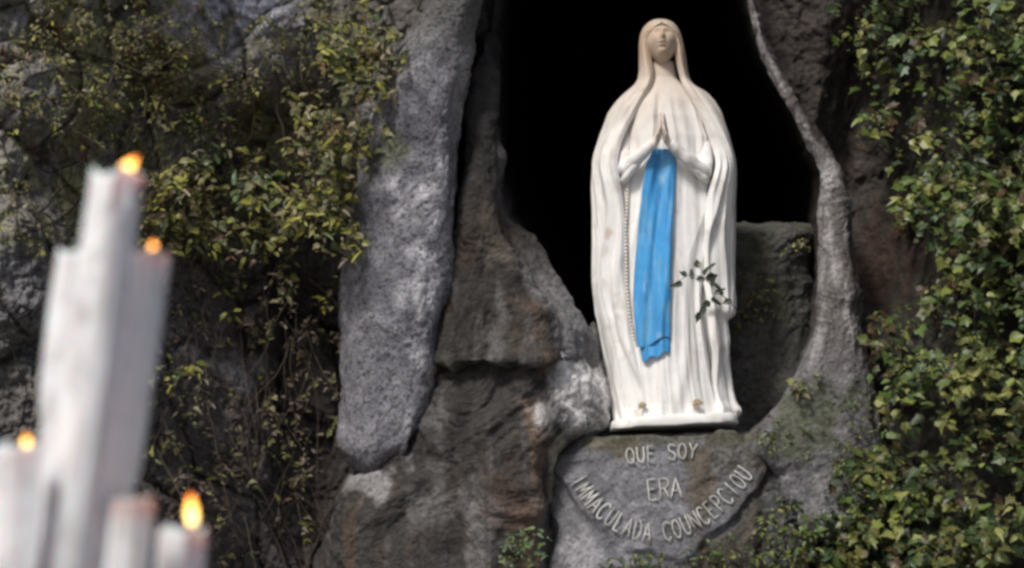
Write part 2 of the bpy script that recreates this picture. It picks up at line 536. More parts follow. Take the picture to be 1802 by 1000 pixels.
def col_low(x, y, q):
    n1 = fbm(q * 2.4 + 13, 5); n2 = fbm(q * 8 + 13, 4); n3 = fbm(q * np.array([9, 9, 2.5]) + 9, 4)
    c = np.zeros(x.shape + (3,)) + (0.055, 0.050, 0.047)
    c = mixc(c, (0.14, 0.135, 0.133), sst(n1 + 0.5 * n2, 0.0, 0.35))
    c = mixc(c, (0.095, 0.065, 0.045), sst(n3, 0.05, 0.35) * 0.7)
    xr = curve(LR, y)
    c = mixc(c, (0.21, 0.115, 0.08), sst(30 - np.abs(x - 955 + 30 * n1) + 110 * n2 + 40 * n3, 0, 60) * sst(-y, -860, -740) * 0.75)
    c = mixc(c, (0.24, 0.17, 0.125), sst(28 - np.abs(x - 935 + 30 * n1) + 70 * n2, 0, 30) * sst(y, 700, 780) * 0.7)
    c = mixc(c, (0.80, 0.78, 0.77), 1.3 * blob(x, y, 1015, 695, 75, 95, 0.9 * n2))
    c = mixc(c, (0.34, 0.33, 0.33), blob(x, y, 660, 840, 60, 45, 1.6 * n2) * 0.9)
    c = mixc(c, (0.46, 0.42, 0.34), blob(x, y, 982, 830, 20, 95, 0.7 * n2) * 0.9)
    c = mixc(c, (0.24, 0.23, 0.23), blob(x, y, 840, 960, 40, 130, 0.9 * n2) * 0.7)
    c = mixc(c, (0.17, 0.165, 0.17), sst(fbm(q * np.array([11, 11, 1.2]) + 3, 4), 0.14, 0.42) * 0.6)
    c = mixc(c, (0.03, 0.027, 0.026), sst(fbm(q * np.array([9, 9, 1.0]) + 23, 4), 0.1, 0.4) * 0.7)
    c = mixc(c, (0.11, 0.065, 0.045), blob(x, y, 890, 880, 50, 80, 1.0 * n2) * 0.5)
    return c


rock('lower_rock', 'broad brown and rust stained rock below the crack, white patch beside the statue base', LL, LR, 624, 1200, 11.83, 0.5, col_low,
     M_ROCK, 520, 300, (0.10, 0.016, 0.018), (2.8, 7, 18), top_r=8, bot_r=40, yf2=11.7, crack=0.0, vstretch=0.4, seed=9, wob=5, pw=0.65)


def col_grey(base, hi, moss=0.0, sd_=0):
    def f(x, y, q):
        n1 = fbm(q * 3.0 + sd_, 5); n2 = fbm(q * 9 + sd_, 4)
        c = np.zeros(x.shape + (3,)) + base
        c = mixc(c, hi, sst(n1 + 0.5 * n2, -0.05, 0.35))
        if moss:
            c = mixc(c, (0.075, 0.085, 0.035), sst(fbm(q * 4 + 40 + sd_, 4), 0.0, 0.3) * moss)
        return c
    return f


def col_ins(x, y, q):
    n1 = fbm(q * 3.0, 5); n2 = fbm(q * 9, 4)
    c = np.zeros(x.shape + (3,)) + (0.175, 0.175, 0.19)
    c = mixc(c, (0.27, 0.27, 0.295), sst(n1 + 0.5 * n2, -0.05, 0.4))
    c = mixc(c, (0.12, 0.10, 0.055), blob(x, y, 1080, 785, 60, 25, n2) * 0.8)
    c = mixc(c, (0.11, 0.085, 0.055), blob(x, y, 1232, 850, 40, 90, 0.7 * n2) * 0.8)
    c = mixc(c, (0.11, 0.10, 0.08), blob(x, y, 1290, 800, 80, 60, n2) * 0.7)
    c = mixc(c, (0.075, 0.065, 0.055), sst(x + 0.5 * y + 60 * n2, 1690, 1760) * 0.6)
    c = mixc(c, (0.07, 0.06, 0.045), sst(y - (985 - 115 * ((x - 1165) / 165.0) ** 2) + 40 * n2, -6, 14) * sst(x, 1130, 1190) * 0.85)  # shade under the right part of the arc painted in
    c = mixc(c, (0.34, 0.33, 0.35), blob(x, y, 1020, 980, 60, 70, n2))
    c = mixc(c, (0.09, 0.09, 0.05), sst(784 + 16 * n1 - y, 0, 14) * 0.7)
    return c


IL = [(1015, 740), (985, 775), (960, 830), (950, 900), (950, 1000), (950, 1100)]
IR = [(1320, 740), (1365, 765), (1395, 820), (1400, 880), (1410, 950), (1420, 1100)]


def under_arc(x, y, q):
    arc = 972 - 115 * ((x - 1165) / 165.0) ** 2 + 30 * fbm(q * 5, 3)
    lip = 0.05 * sst(768 + 14 * fbm(q * 6, 3) - y, 0, 12)
    return 0.035 * sst(y, arc - 4, arc + 14) + 0.02 * sst(x, 1325, 1350) + lip * 0.6
ins_root = empty('inscribed_rock', V(1170, 900, 11.9), 'grey rock ledge under the statue carrying the pale metal inscription', 'rock')
ins, IP, IX, IY = rock('rock_face', None, IL, IR, 755, 1120, 11.95, 0.45, col_ins, M_ROCK, 340, 280, (0.05, 0.010, 0.007), (2.4, 8, 28),
                       pw=0.55, top_r=8, bot_r=60, yf2=11.6, seed=2, wob=9, cat=None, crease=under_arc)
under(ins, ins_root)

rock('rock_block', 'dark broken rock to the right of the inscription end, low by the ivy', [(1345, 850), (1350, 930), (1330, 1100)], [(1410, 850), (1430, 930), (1430, 1100)], 832, 1150,
     11.82, 0.3, col_grey((0.10, 0.10, 0.10), (0.24, 0.24, 0.26), 0.4, 3), M_ROCK, 180, 130, (0.08, 0.035, 0.012), seed=23, top_r=50, crack=0.08)
rock('rock_slab', 'dim grey green rock slab standing inside the niche right of the statue', [(1240, 380), (1240, 800)], [(1432, 380), (1436, 500), (1440, 800)], 396, 800,
     12.62, 0.4, col_grey((0.10, 0.098, 0.092), (0.16, 0.155, 0.145), 0.4, 7), M_ROCK, 260, 150, (0.05, 0.03, 0.012), (1.8, 5, 22), seed=31, top_r=16, pw=0.6, crack=0.0)
rock('rock_shard', 'small pale rock shard at the left lip of the niche', [(862, 236), (856, 290), (866, 335)], [(876, 236), (893, 275), (874, 335)], 236, 336,
     12.0, 0.12, col_grey((0.09, 0.088, 0.085), (0.15, 0.145, 0.14)), M_ROCK, 90, 60, (0.02, 0.01, 0.004), seed=33, top_r=30, wob=2)
rock('rock_shard', 'narrow brown rock sliver in the dark crevice beside the column', [(838, 110), (836, 180), (842, 320)], [(850, 110), (868, 180), (858, 320)], 110, 322,
     12.1, 0.1, col_grey((0.05, 0.038, 0.03), (0.09, 0.07, 0.055)), M_ROCK, 120, 60, (0.02, 0.01, 0.004), seed=34, top_r=40, wob=2)
rock('rock_shard', 'grey stone wedged low between niche lip and statue base', [(1036, 560), (1030, 620), (1044, 700), (1052, 762)], [(1050, 560), (1064, 620), (1080, 700), (1085, 762)], 566, 764,
     12.25, 0.2, col_grey((0.11, 0.108, 0.105), (0.2, 0.195, 0.19)), M_ROCK, 120, 70, (0.03, 0.015, 0.006), seed=35, top_r=60, wob=3)


def col_rim(x, y, q):
    n1 = fbm(q * 3.0, 5); n2 = fbm(q * 10, 4)
    c = np.zeros(x.shape + (3,)) + (0.17, 0.155, 0.15)
    c = mixc(c, (0.36, 0.34, 0.34), sst(fbm(q * np.array([14, 14, 3.2]), 4) + 0.2 * n1, -0.02, 0.3))
    c = mixc(c, (0.06, 0.045, 0.04), sst(x - curve(RR, y) + 18 * n2, -22, -4) * sst(-y, -330, -250) * 0.9)
    c = mixc(c, (0.19, 0.19, 0.21), sst(y, 560, 680) * 0.6)
    c = mixc(c, (0.08, 0.095, 0.045), sst(fbm(q * 4, 4), 0.0, 0.25) * sst(y, 610, 700) * 0.7)
    c = mixc(c, (0.45, 0.43, 0.43), blob(x, y, 1455, 305, 18, 60, n2) * 0.6)
    c = mixc(c, (0.42, 0.40, 0.40), sst(9 - (x - curve(RL, y)) + 12 * n2, 0, 9) * sst(-y, -560, -480) * 0.7)  # thin highlight along the niche edge painted into the colour
    return c


RL = [(1296, -120), (1318, -5), (1338, 75), (1381, 165), (1415, 230), (1446, 300), (1449, 400), (1446, 500), (1438, 570), (1418, 630), (1384, 700), (1345, 750), (1330, 790), (1375, 830), (1400, 960)]
RR = [(1302, -120), (1326, -5), (1346, 75), (1392, 165), (1436, 230), (1484, 300), (1498, 400), (1508, 500), (1512, 570), (1528, 640), (1548, 740), (1560, 800), (1570, 960)]
rock('rock_rib', 'thin pale rock rib edging the right side of the niche, widening to a mossy foot', RL, RR, -120, 958, 12.02, 0.16, col_rim,
     M_ROCK, 620, 140, (0.03, 0.008, 0.009), (3.2, 8, 28), top_r=10, bot_r=40, yf2=11.84, seed=41, wob=4, pw=0.6)
print('rocks')

# ------------------------------------------------------------------ the inscription
GLY = {
    'I': [[(0.5, 0), (0.5, 1)]], 'M': [[(0, 0), (0.12, 1), (0.5, 0.25), (0.88, 1), (1, 0)]], 'A': [[(0, 0), (0.5, 1), (1, 0)], [(0.2, 0.36), (0.8, 0.36)]],
    'C': [[(0.95, 0.83), (0.75, 0.97), (0.5, 1), (0.22, 0.9), (0.05, 0.65), (0.03, 0.4), (0.2, 0.1), (0.5, 0), (0.78, 0.04), (0.95, 0.18)]],
    'U': [[(0.08, 1), (0.08, 0.35), (0.22, 0.08), (0.5, 0), (0.78, 0.08), (0.92, 0.35), (0.92, 1)]],
    'L': [[(0.15, 1), (0.15, 0), (0.85, 0)]],
    'D': [[(0.1, 0), (0.1, 1), (0.5, 1), (0.85, 0.8), (0.97, 0.5), (0.85, 0.2), (0.5, 0), (0.1, 0)]],
    'O': [[(0.5, 0), (0.2, 0.1), (0.03, 0.4), (0.03, 0.6), (0.2, 0.9), (0.5, 1), (0.8, 0.9), (0.97, 0.6), (0.97, 0.4), (0.8, 0.1), (0.5, 0)]],
    'N': [[(0.05, 0), (0.05, 1), (0.95, 0), (0.95, 1)]], 'E': [[(0.88, 1), (0.12, 1), (0.12, 0), (0.88, 0)], [(0.12, 0.52), (0.7, 0.52)]],
    'P': [[(0.12, 0), (0.12, 1), (0.6, 1), (0.88, 0.88), (0.9, 0.66), (0.62, 0.5), (0.12, 0.48)]],
    'R': [[(0.12, 0), (0.12, 1), (0.6, 1), (0.88, 0.88), (0.9, 0.66), (0.62, 0.52), (0.12, 0.5)], [(0.5, 0.5), (0.95, 0)]],
    'S': [[(0.88, 0.85), (0.6, 1), (0.3, 0.98), (0.1, 0.8), (0.2, 0.6), (0.75, 0.42), (0.92, 0.22), (0.7, 0.02), (0.35, 0), (0.08, 0.14)]],
    'Y': [[(0, 1), (0.5, 0.5), (1, 1)], [(0.5, 0.5), (0.5, 0)]],
    'Q': [[(0.5, 0), (0.2, 0.1), (0.03, 0.4), (0.03, 0.6), (0.2, 0.9), (0.5, 1), (0.8, 0.9), (0.97, 0.6), (0.97, 0.4), (0.8, 0.1), (0.5, 0)], [(0.55, 0.3), (1.0, -0.1)]],
}
front = IP[..., 1] < 12.15
fx, fy, fY = IX[front], IY[front], IP[..., 1][front]


def ins_depth(x, y):
    d = (fx - x) ** 2 + (fy - y) ** 2
    k = np.argsort(d)[:6]
    return float(np.min(fY[k]))


letters = bpy.data.objects.new('inscription', None)
COL.objects.link(letters); letters.parent = ins_root


def letter(ch, cx, cy, ang, h, wd):
    acc = Acc()
    ca, sa = math.cos(ang), math.sin(ang)
    for st in GLY[ch]:
        pts = []
        for k in range(len(st) - 1):
            (ax, ay), (bx, by) = st[k], st[k + 1]
            n = 3
            for t in range(n): pts.append((ax + (bx - ax) * t / n, ay + (by - ay) * t / n))
        pts.append(st[-1])
        path = []
        for gx_, gy_ in pts:
            u = (gx_ - 0.5) * wd; v = (gy_ - 0.5) * h
            x = cx + u * ca + v * sa; y = cy + u * sa - v * ca
            path.append(at(x, y, ins_depth(x, y) - 0.012))
        acc.tube(path, 0.0034, 6, np.array([0.60, 0.59, 0.56]) * random.uniform(0.75, 1.25))
    o = acc.build('letter', M_METAL)
    under(o, ins_root)
    o.parent = letters
    o.matrix_parent_inverse = Matrix.Translation(-Vector(ins_root.location))


def arc_text(txt, pts, h, wd):
    """letters spread along a polyline of picture positions"""
    P = np.array(pts, float)
    t = np.linspace(0, 1, len(P)); tt = np.linspace(0, 1, 200)
    co = np.polyfit(t, P[:, 0], min(3, len(P) - 1)); co2 = np.polyfit(t, P[:, 1], min(4, len(P) - 1))
    X, Y = np.polyval(co, tt), np.polyval(co2, tt)
    s = np.concatenate([[0], np.cumsum(np.hypot(np.diff(X), np.diff(Y)))])
    n = len(txt)
    for k, ch in enumerate(txt):
        if ch == ' ': continue
        q = s[-1] * (k + 0.5) / n
        x, y = np.interp(q, s, X), np.interp(q, s, Y)
        x2, y2 = np.interp(q + 4, s, X), np.interp(q + 4, s, Y); x1, y1 = np.interp(q - 4, s, X), np.interp(q - 4, s, Y)
        letter(ch, x, y, math.atan2(y2 - y1, x2 - x1), h, wd * (0.5 if ch == 'I' else 1))


arc_text('QUE SOY', [(1100, 804), (1130, 800), (1165, 797), (1200, 794), (1228, 796)], 27, 14)
arc_text('ERA', [(1138, 863), (1168, 860), (1200, 858)], 36, 19)
arc_text('IMMACULADA COUNCEPCIOU', [(1016, 838), (1040, 880), (1085, 915), (1140, 937), (1195, 930), (1245, 900), (1285, 862), (1315, 826)], 33, 13)
print('letters')

# ------------------------------------------------------------------ the statue
YC = 12.22
SX = float((at(1173, 400, YC) - at(1172, 400, YC))[0])
ZT, ZB = float(at(1172, 35, YC)[2]), float(at(1172, 757, YC)[2])


def Z(py):
    """height of a statue ring seen at picture row py"""
    return at(1172, py, YC)[..., 2]


def WX(px):
    return (np.asarray(px, float) - W0 / 2) * SX


statue = empty('statue', (float(WX(1180)), YC, float(Z(757))), 'white marble praying woman statue with long blue sash standing in the dark niche', 'statue')

OUT = [(37, 1150, 1180), (42, 1142, 1189), (50, 1134, 1196), (62, 1129, 1202), (80, 1127, 1206), (100, 1127, 1210), (125, 1127, 1213), (142, 1124, 1217), (152, 1117, 1225), (166, 1100, 1248), (180, 1086, 1261),
       (200, 1072, 1272), (240, 1058, 1283), (285, 1046, 1291), (330, 1044, 1293), (400, 1043, 1292), (500, 1043, 1290), (545, 1048, 1292), (556, 1049, 1290), (564, 1051, 1276),
       (600, 1058, 1281), (640, 1065, 1278), (690, 1074, 1284), (712, 1076, 1290), (724, 1076, 1300), (731, 1076, 1298), (740, 1076, 1284)]
oy = np.array([o[0] for o in OUT], float); ol = np.array([o[1] for o in OUT], float); orr = np.array([o[2] for o in OUT], float)
ny = 520
sy = np.concatenate([37 + 14 * (np.linspace(0, 1, 30)[:-1]) ** 2, np.linspace(51, 746, ny)])
sl = np.interp(sy, oy, ol); sr = np.interp(sy, oy, orr)
ker = np.ones(7) / 7
sl[6:-6] = np.convolve(np.pad(sl, 3, 'edge'), ker, 'valid')[6:-6]; sr[6:-6] = np.convolve(np.pad(sr, 3, 'edge'), ker, 'valid')[6:-6]
dk = np.interp(sy, [37, 42, 50, 62, 100, 145, 180, 250, 330, 600, 742], [14, 26, 34, 42, 44, 44, 56, 80, 88, 84, 88])
# front edges of the mantle (picture x)
EL = [(1171, 30), (1171, 47), (1152, 56), (1142, 66), (1138, 82), (1140, 105), (1146, 130), (1147, 150), (1138, 170), (1119, 200), (1102, 235), (1093, 265), (1088, 300), (1090, 340),
      (1094, 420), (1096, 520), (1104, 600), (1122, 670), (1143, 740)]
ER = [(1161, 30), (1161, 47), (1180, 56), (1190, 66), (1195, 82), (1196, 105), (1201, 130), (1206, 150), (1212, 170), (1227, 200), (1243, 235), (1252, 265), (1255, 300), (1247, 340),
      (1238, 420), (1240, 520), (1246, 600), (1254, 670), (1258, 740)]
xc = (sl + sr) / 2; hw = (sr - sl) / 2


def fold_noise(u, z, f, seed, warpa=0.6):
    """long vertical drapery folds; u = girth position, z = height"""
    w = warpa * pn(np.stack([u * 1.2 + seed, z * 1.6, 0 * z + seed], -1))
    a = pn(np.stack([u * f + w * 2 + seed * 3, z * 0.55, 0 * z + 2.2 + seed], -1))
    b = pn(np.stack([u * f * 2.3 + w * 3, z * 0.9 + 5, 0 * z + seed * 5], -1))
    return (0.75 - 2.2 * np.abs(a)) * 0.75 + 0.35 * b


def marble_col(x, y, P, dirty=1.0):
    n1 = fbm(P * 3.0 + 4, 4); n2 = fbm(P * np.array([26, 26, 4.0]), 4); n3 = fbm(P * 12, 3)
    c = np.zeros(x.shape + (3,)) + (0.86, 0.85, 0.835)
    c = mixc(c, (0.62, 0.54, 0.46), sst(-y + 90 * n1, -330, -140) * 0.85 * dirty)
    c = mixc(c, (0.52, 0.39, 0.285), sst(-y + 40 * n1, -165, -95) * 0.9 * dirty)
    c = mixc(c, (0.62, 0.50, 0.43), sst(n2, 0.12, 0.42) * 0.4 * dirty)
    c = mixc(c, (0.50, 0.47, 0.44), sst(fbm(P * np.array([14, 14, 7.0]) + 60, 4), 0.12, 0.4) * 0.45 * dirty)
    c = mixc(c, (0.45, 0.43, 0.33), sst(fbm(P * 7 + 30, 4), 0.22, 0.5) * 0.45 * dirty)
    return c


# robe
ry = np.linspace(112, 746, 460)
rl = np.interp(ry, [112, 140, 152, 165, 185, 210, 250, 330, 420, 560, 680, 741], [1146, 1143, 1134, 1117, 1102, 1091, 1080, 1070, 1066, 1066, 1084, 1086])
rr = np.interp(ry, [112, 140, 152, 165, 185, 210, 250, 330, 420, 560, 680, 741], [1191, 1194, 1206, 1224, 1237, 1248, 1262, 1268, 1272, 1268, 1262, 1268])
rd = np.interp(ry, [112, 140, 160, 185, 215, 250, 290, 420, 600, 720, 741], [22, 25, 36, 51, 62, 67, 68, 70, 72, 80, 84])
nc = 420
a = np.arange(nc) / nc * 2 * PI
A_, Yr = np.meshgrid(a, ry)
zz = Z(Yr)
foldw = sst(Yr, 150, 300)
fo = fold_noise(A_ * 1.15, zz, 2.3, 1.0) * (4 + 9 * foldw) * sst(Yr, 150, 215) + fold_noise(A_ * 1.15, zz * 1.3, 6.0, 4.0) * 1.5 * sst(Yr, 150, 215)
chest = (Yr < 262) & (Yr > 150)
xr_ = (rl + rr)[:, None] / 2 + (rr - rl)[:, None] / 2 * np.cos(A_)
vv = np.sin((Yr - 150 - np.abs(xr_ - 1170) * 0.9) / 5.5) * sst(Yr, 150, 175) * sst(-Yr, -270, -230)      # gathers hanging from the collar
fo = fo + 0.5 * vv * (np.sin(A_) > 0)
Rx = xr_ + fo * np.cos(A_)
Ry = YC - (rd[:, None] * np.sin(A_) + fo * np.sin(A_)) * SX
RP_ = np.stack([WX(Rx), Ry, zz], -1)
robe = mesh_np('robe', RP_, gridfaces(len(ry), nc, True)[:, ::-1], M_MARBLE, marble_col(Rx, Yr, RP_))
under(robe, statue)


def robe_front(px, py):
    i = int(np.clip(np.searchsorted(ry, py), 0, len(ry) - 1))
    row = Rx[i]; ok = np.sin(a) > 0.05
    k = np.argsort(np.abs(row - px) + (~ok) * 1e6)[:9]
    return float(np.min(Ry[i][k]))


# mantle: open in front, hem curled in
eL = curve(EL, sy); eR = curve(ER, sy)
cl = np.clip((eL - xc) / hw, -0.96, 0.96); cr_ = np.clip((eR - xc) / hw, -0.96, 0.96)
aL = np.arccos(cl); aR = np.arccos(cr_)
closedtop = sst(sy, 46, 52)
nm = 440
t = np.linspace(0, 1, nm)
tt = t + 0.09 * np.sin(2 * PI * t) * 1.0       # finer near the two edges
tt = t - 0.09 * np.sin(4 * PI * t) * 0
Am = aL[:, None] + (2 * PI + aR - aL)[:, None] * tt[None, :]
Ym = np.broadcast_to(sy[:, None], Am.shape)
zm = Z(Ym)
amp = np.interp(sy, [37, 70, 150, 200, 300, 742], [0.3, 1.2, 2.5, 5, 8, 9])[:, None]
# the folds run with the edge distance so that they follow the cloth
edge_d = np.minimum(Am - aL[:, None], 2 * PI + aR[:, None] - Am)
side = (Am > 3 * PI / 2)
u = np.where(side, 20 + edge_d, -edge_d)
fm = fold_noise(u * 1.5, zm, 1.9, 2.0, 0.8) * amp * 1.3 + fold_noise(u * 1.5, zm * 1.3, 6.0, 5.0, 0.8) * amp * 0.16
lip = np.exp(-(edge_d / 0.07) ** 2) * np.interp(sy, [37, 55, 150, 742], [0, 2.5, 5, 6])[:, None]
# soft step where the cloth laps over the forearms
Xm0 = xc[:, None] + hw[:, None] * np.cos(Am)
bul = 13 * np.exp(-((Ym - 300) / 60.0) ** 2) * np.exp(-(edge_d / 0.8) ** 2)
fm = fm + lip * 0.4 + bul
inset = np.ones((len(sy), nm))
for k, w_ in enumerate((14.0, 8.0, 3.0, 0.8)):
    fm[:, k] -= w_ * sst(sy, 52, 66); fm[:, -1 - k] -= w_ * sst(sy, 52, 66)
    f_ = 0.012 * k
    Am[:, k] = aL + f_ + 0.0; Am[:, -1 - k] = 2 * PI + aR - f_
silw = 0.45 + 0.55 * np.abs(np.sin(Am))
Xm = xc[:, None] + (hw[:, None] + fm * silw) * np.cos(Am)
Ymm = YC - (dk[:, None] + fm) * np.sin(Am) * SX
MP = np.stack([WX(Xm), Ymm, zm], -1)
mc = marble_col(Xm, Ym, MP)
mc = mixc(mc, (0.42, 0.22, 0.12), sst(fbm(MP * np.array([9, 9, 5.0]) + 7, 4), 0.3, 0.5) * 0.5)
mv = np.vstack([MP.reshape(-1, 3), MP[0].mean(0)])
mf = gridfaces(len(sy), nm)[:, ::-1]
i = np.arange(nm); j = (i + 1) % nm
tri = np.concatenate([mf[:, [0, 1, 2]], mf[:, [0, 2, 3]], np.stack([i, j, np.full(nm, len(sy) * nm)], -1)])
mantle = mesh_np('mantle', mv, tri, M_MARBLE, np.vstack([mc.reshape(-1, 3), mc[0, 0]]))
under(mantle, statue)

# head
nu, nv = 130, 150
th = np.linspace(0.02, PI - 0.02, nv)[:, None]; ph = np.arange(nu)[None, :] / nu * 2 * PI
hx = np.sin(th) * np.cos(ph); hy = -np.sin(th) * np.sin(ph); hz = np.cos(th) + 0 * ph
jaw = 1 - 0.26 * sst(-hz, 0.15, 1.0)
X = hx * 28.0 * jaw; Yh = hy * 34 * (1 - 0.12 * sst(-hz, 0.2, 1)); Zh = hz * 37
fr = sst(-hy, 0.1, 0.5)


def g(x0, z0, sx_, sz_):
    return np.exp(-((X - x0) / sx_) ** 2 - ((Zh - z0) / sz_) ** 2)


dd = 7.5 * g(0, -5, 3.6, 5.0) + 5.0 * g(0, 3, 2.6, 7.0) + 1.6 * g(0, 15, 14, 3.5)
dd += -4.2 * g(-9.5, 7, 5.2, 4.0) - 4.2 * g(9.5, 7, 5.2, 4.0) + 2.3 * g(-9.5, 6.2, 3.5, 2.3) + 2.3 * g(9.5, 6.2, 3.5, 2.3)
dd += 2.6 * g(0, -13.2, 6.0, 1.8) + 2.4 * g(0, -17.6, 5.0, 1.9) - 2.4 * g(0, -15.4, 6.5, 0.9) - 1.5 * g(0, -21.2, 6, 1.8) + 3.2 * g(0, -28, 7, 5)
dd += 1.5 * g(-13, -6, 6, 7) + 1.5 * g(13, -6, 6, 7)
Yh = Yh - 1.15 * dd * fr
ca, sa = math.cos(0.30), math.sin(0.30)                                   # chin lifted
Y2 = Yh * ca + Zh * sa; Z2 = -Yh * sa + Zh * ca
ZS = float(Z(300) - Z(301))
HC = np.array([float(WX(1166)), YC - 17 * SX, float(Z(82))])
HP = np.stack([HC[0] + X * SX, HC[1] + Y2 * SX, HC[2] + Z2 * SX], -1)
hc = marble_col(np.full(X.shape, 1166.0), 84 - Z2, HP)
head = mesh_np('head', HP, gridfaces(nv, nu, True), M_MARBLE, hc)
under(head, statue)
# parted hair under the veil
acc = Acc()
for s_ in (-1, 1):
    for k in range(7):
        o_ = k * 0.9
        path = []
        for q in np.linspace(0, 1, 12):
            x = s_ * (1 + 24.5 * math.sin(q * PI / 2)); zt = 31 - o_ - 30 * q ** 1.6; yy = -math.sqrt(max(0.0, 1 - (x / 28.5) ** 2)) * (28 + o_ * 0.7) + 2
            path.append((HC[0] + x * SX, HC[1] + (yy * ca + zt * sa) * SX, HC[2] + (-yy * sa + zt * ca) * SX))
        acc.tube(path, 1.5 * SX, 6, (0.60, 0.50, 0.40))
under(acc.build('hair', M_MARBLE), statue)

# sleeves and hands
def limb(path, rad, n, wr, seed, parentname, col=(0.8, 0.785, 0.765)):
    P = np.asarray(path, float)
    tpar = np.linspace(0, 1, len(P)); T = np.linspace(0, 1, n)
    q = np.stack([np.interp(T, tpar, P[:, k]) for k in range(3)], -1)
    for _ in range(6):
        q[1:-1] = (q[:-2] + 2 * q[1:-1] + q[2:]) / 4
    r = np.interp(T, tpar, rad)
    v, f, tcap = tube(q, r, 48)
    vv_ = v[:n * 48].reshape(n, 48, 3)
    cen_ = q[:, None]
    dirn = (vv_ - cen_) / r[:, None, None]
    ang = np.arange(48) / 48 * 2 * PI
    w = wr * (np.sin(T[:, None] * 34 + 1.5 * np.sin(ang)[None] + seed) * 0.5 + fbm(vv_ * 22 + seed, 3) * 1.5)
    vv_ = vv_ + dirn * w[..., None]
    v[:n * 48] = vv_.reshape(-1, 3)
    tri_ = np.concatenate([f[:, [0, 1, 2]], f[:, [0, 2, 3]], tcap])
    y_ = 755 - (v[:, 2] - float(Z(757))) / ZS
    c_ = marble_col(v[:, 0] * 0 + 1172, y_, v)
    o = mesh_np(parentname, v, tri_, M_MARBLE, c_)
    under(o, statue)
    return o


def SPt(px, py, dpx):
    return at(px, py, YC - dpx * SX)


for s_, pts in ((-1, [(1112, 215, 22), (1096, 268, 44), (1100, 300, 62), (1124, 276, 86), (1150, 252, 99)]),
                (1, [(1226, 215, 22), (1243, 270, 44), (1240, 306, 62), (1210, 280, 86), (1179, 252, 99)])):
    limb([SPt(*p) for p in pts], [12 * SX, 14 * SX, 14 * SX, 12 * SX, 9 * SX], 90, 0.0030, s_ * 2.0, 'sleeve')
    # cuff roll hanging open under the forearm
    q0 = [SPt(1147 if s_ < 0 else 1182, 260, 96), SPt(1120 if s_ < 0 else 1212, 288, 84), SPt(1100 if s_ < 0 else 1240, 314, 70), SPt(1092 if s_ < 0 else 1249, 324, 50)]
    limb(q0, [5 * SX, 6 * SX, 7 * SX, 4 * SX], 40, 0.0015, s_ * 5.0, 'cuff')

for s_ in (-1, 1):
    A2 = Acc()
    hc_ = (0.80, 0.76, 0.72)
    bx = 1164.5 + s_ * 3.7
    # wrist and palm
    pal = []
    A2.tube([SPt(bx + s_ * 13, 256, 97), SPt(bx + s_ * 6.0, 248, 101), SPt(bx + s_ * 3.0, 238, 103)], [7.0 * SX, 6.6 * SX, 5.6 * SX], 12, hc_)
    for k, (dy_, ln, rr_) in enumerate(((8.5, 35, 3.0), (3.4, 40, 3.2), (-1.6, 37, 3.1), (-6.2, 28, 2.6))):   # index (front) to little finger
        fx0 = bx + s_ * (0.4 + 1.9 * k); tx = bx + s_ * (-2.2 + 1.1 * k)
        A2.tube([SPt(fx0 + s_ * 1.5, 246, 98 + dy_), SPt(fx0, 238, 100 + dy_), SPt(fx0 * 0.7 + tx * 0.3, 238 - ln * 0.35, 104 + dy_), SPt(fx0 * 0.3 + tx * 0.7, 238 - ln * 0.7, 107 + dy_ * 0.95), SPt(tx, 238 - ln, 108 + dy_ * 0.9)],
                np.array([1.5, 1.35, 1.15, 1.0, 0.55]) * rr_ * SX, 10, hc_)
    A2.tube([SPt(bx + s_ * 4.5, 246, 108), SPt(bx + s_ * 3.4, 236, 117), SPt(bx + s_ * 0.6, 226, 120), SPt(bx - s_ * 0.8, 219, 120)], [3.4 * SX, 3.1 * SX, 2.5 * SX, 1.5 * SX], 10, hc_)
    h = A2.build('hand', M_MARBLE)
    under(h, statue)
    md = h.modifiers.new('r', 'REMESH'); md.mode = 'VOXEL'; md.voxel_size = 0.0018; md.use_smooth_shade = True
    dg = bpy.context.evaluated_depsgraph_get()
    me = bpy.data.meshes.new_from_object(h.evaluated_get(dg))
    h.modifiers.clear(); h.data = me
    ca_ = me.color_attributes.get('Col') or me.color_attributes.new('Col', 'FLOAT_COLOR', 'POINT')
    ca_.data.foreach_set('color', np.tile(np.array([0.74, 0.64, 0.57, 1], np.float32), len(me.vertices)) if ca_.domain == 'POINT' else np.tile(np.array([0.72, 0.66, 0.60, 1], np.float32), len(me.loops)))
    if not me.materials: me.materials.append(M_MARBLE)

# sash
SLp = [(1150, 262), (1138, 285), (1130, 330), (1123, 400), (1116, 480), (1114, 530), (1118, 580), (1122, 604)]
SRp = [(1186, 262), (1191, 285), (1188, 330), (1184, 400), (1182, 480), (1181, 530), (1180, 580), (1179, 604)]


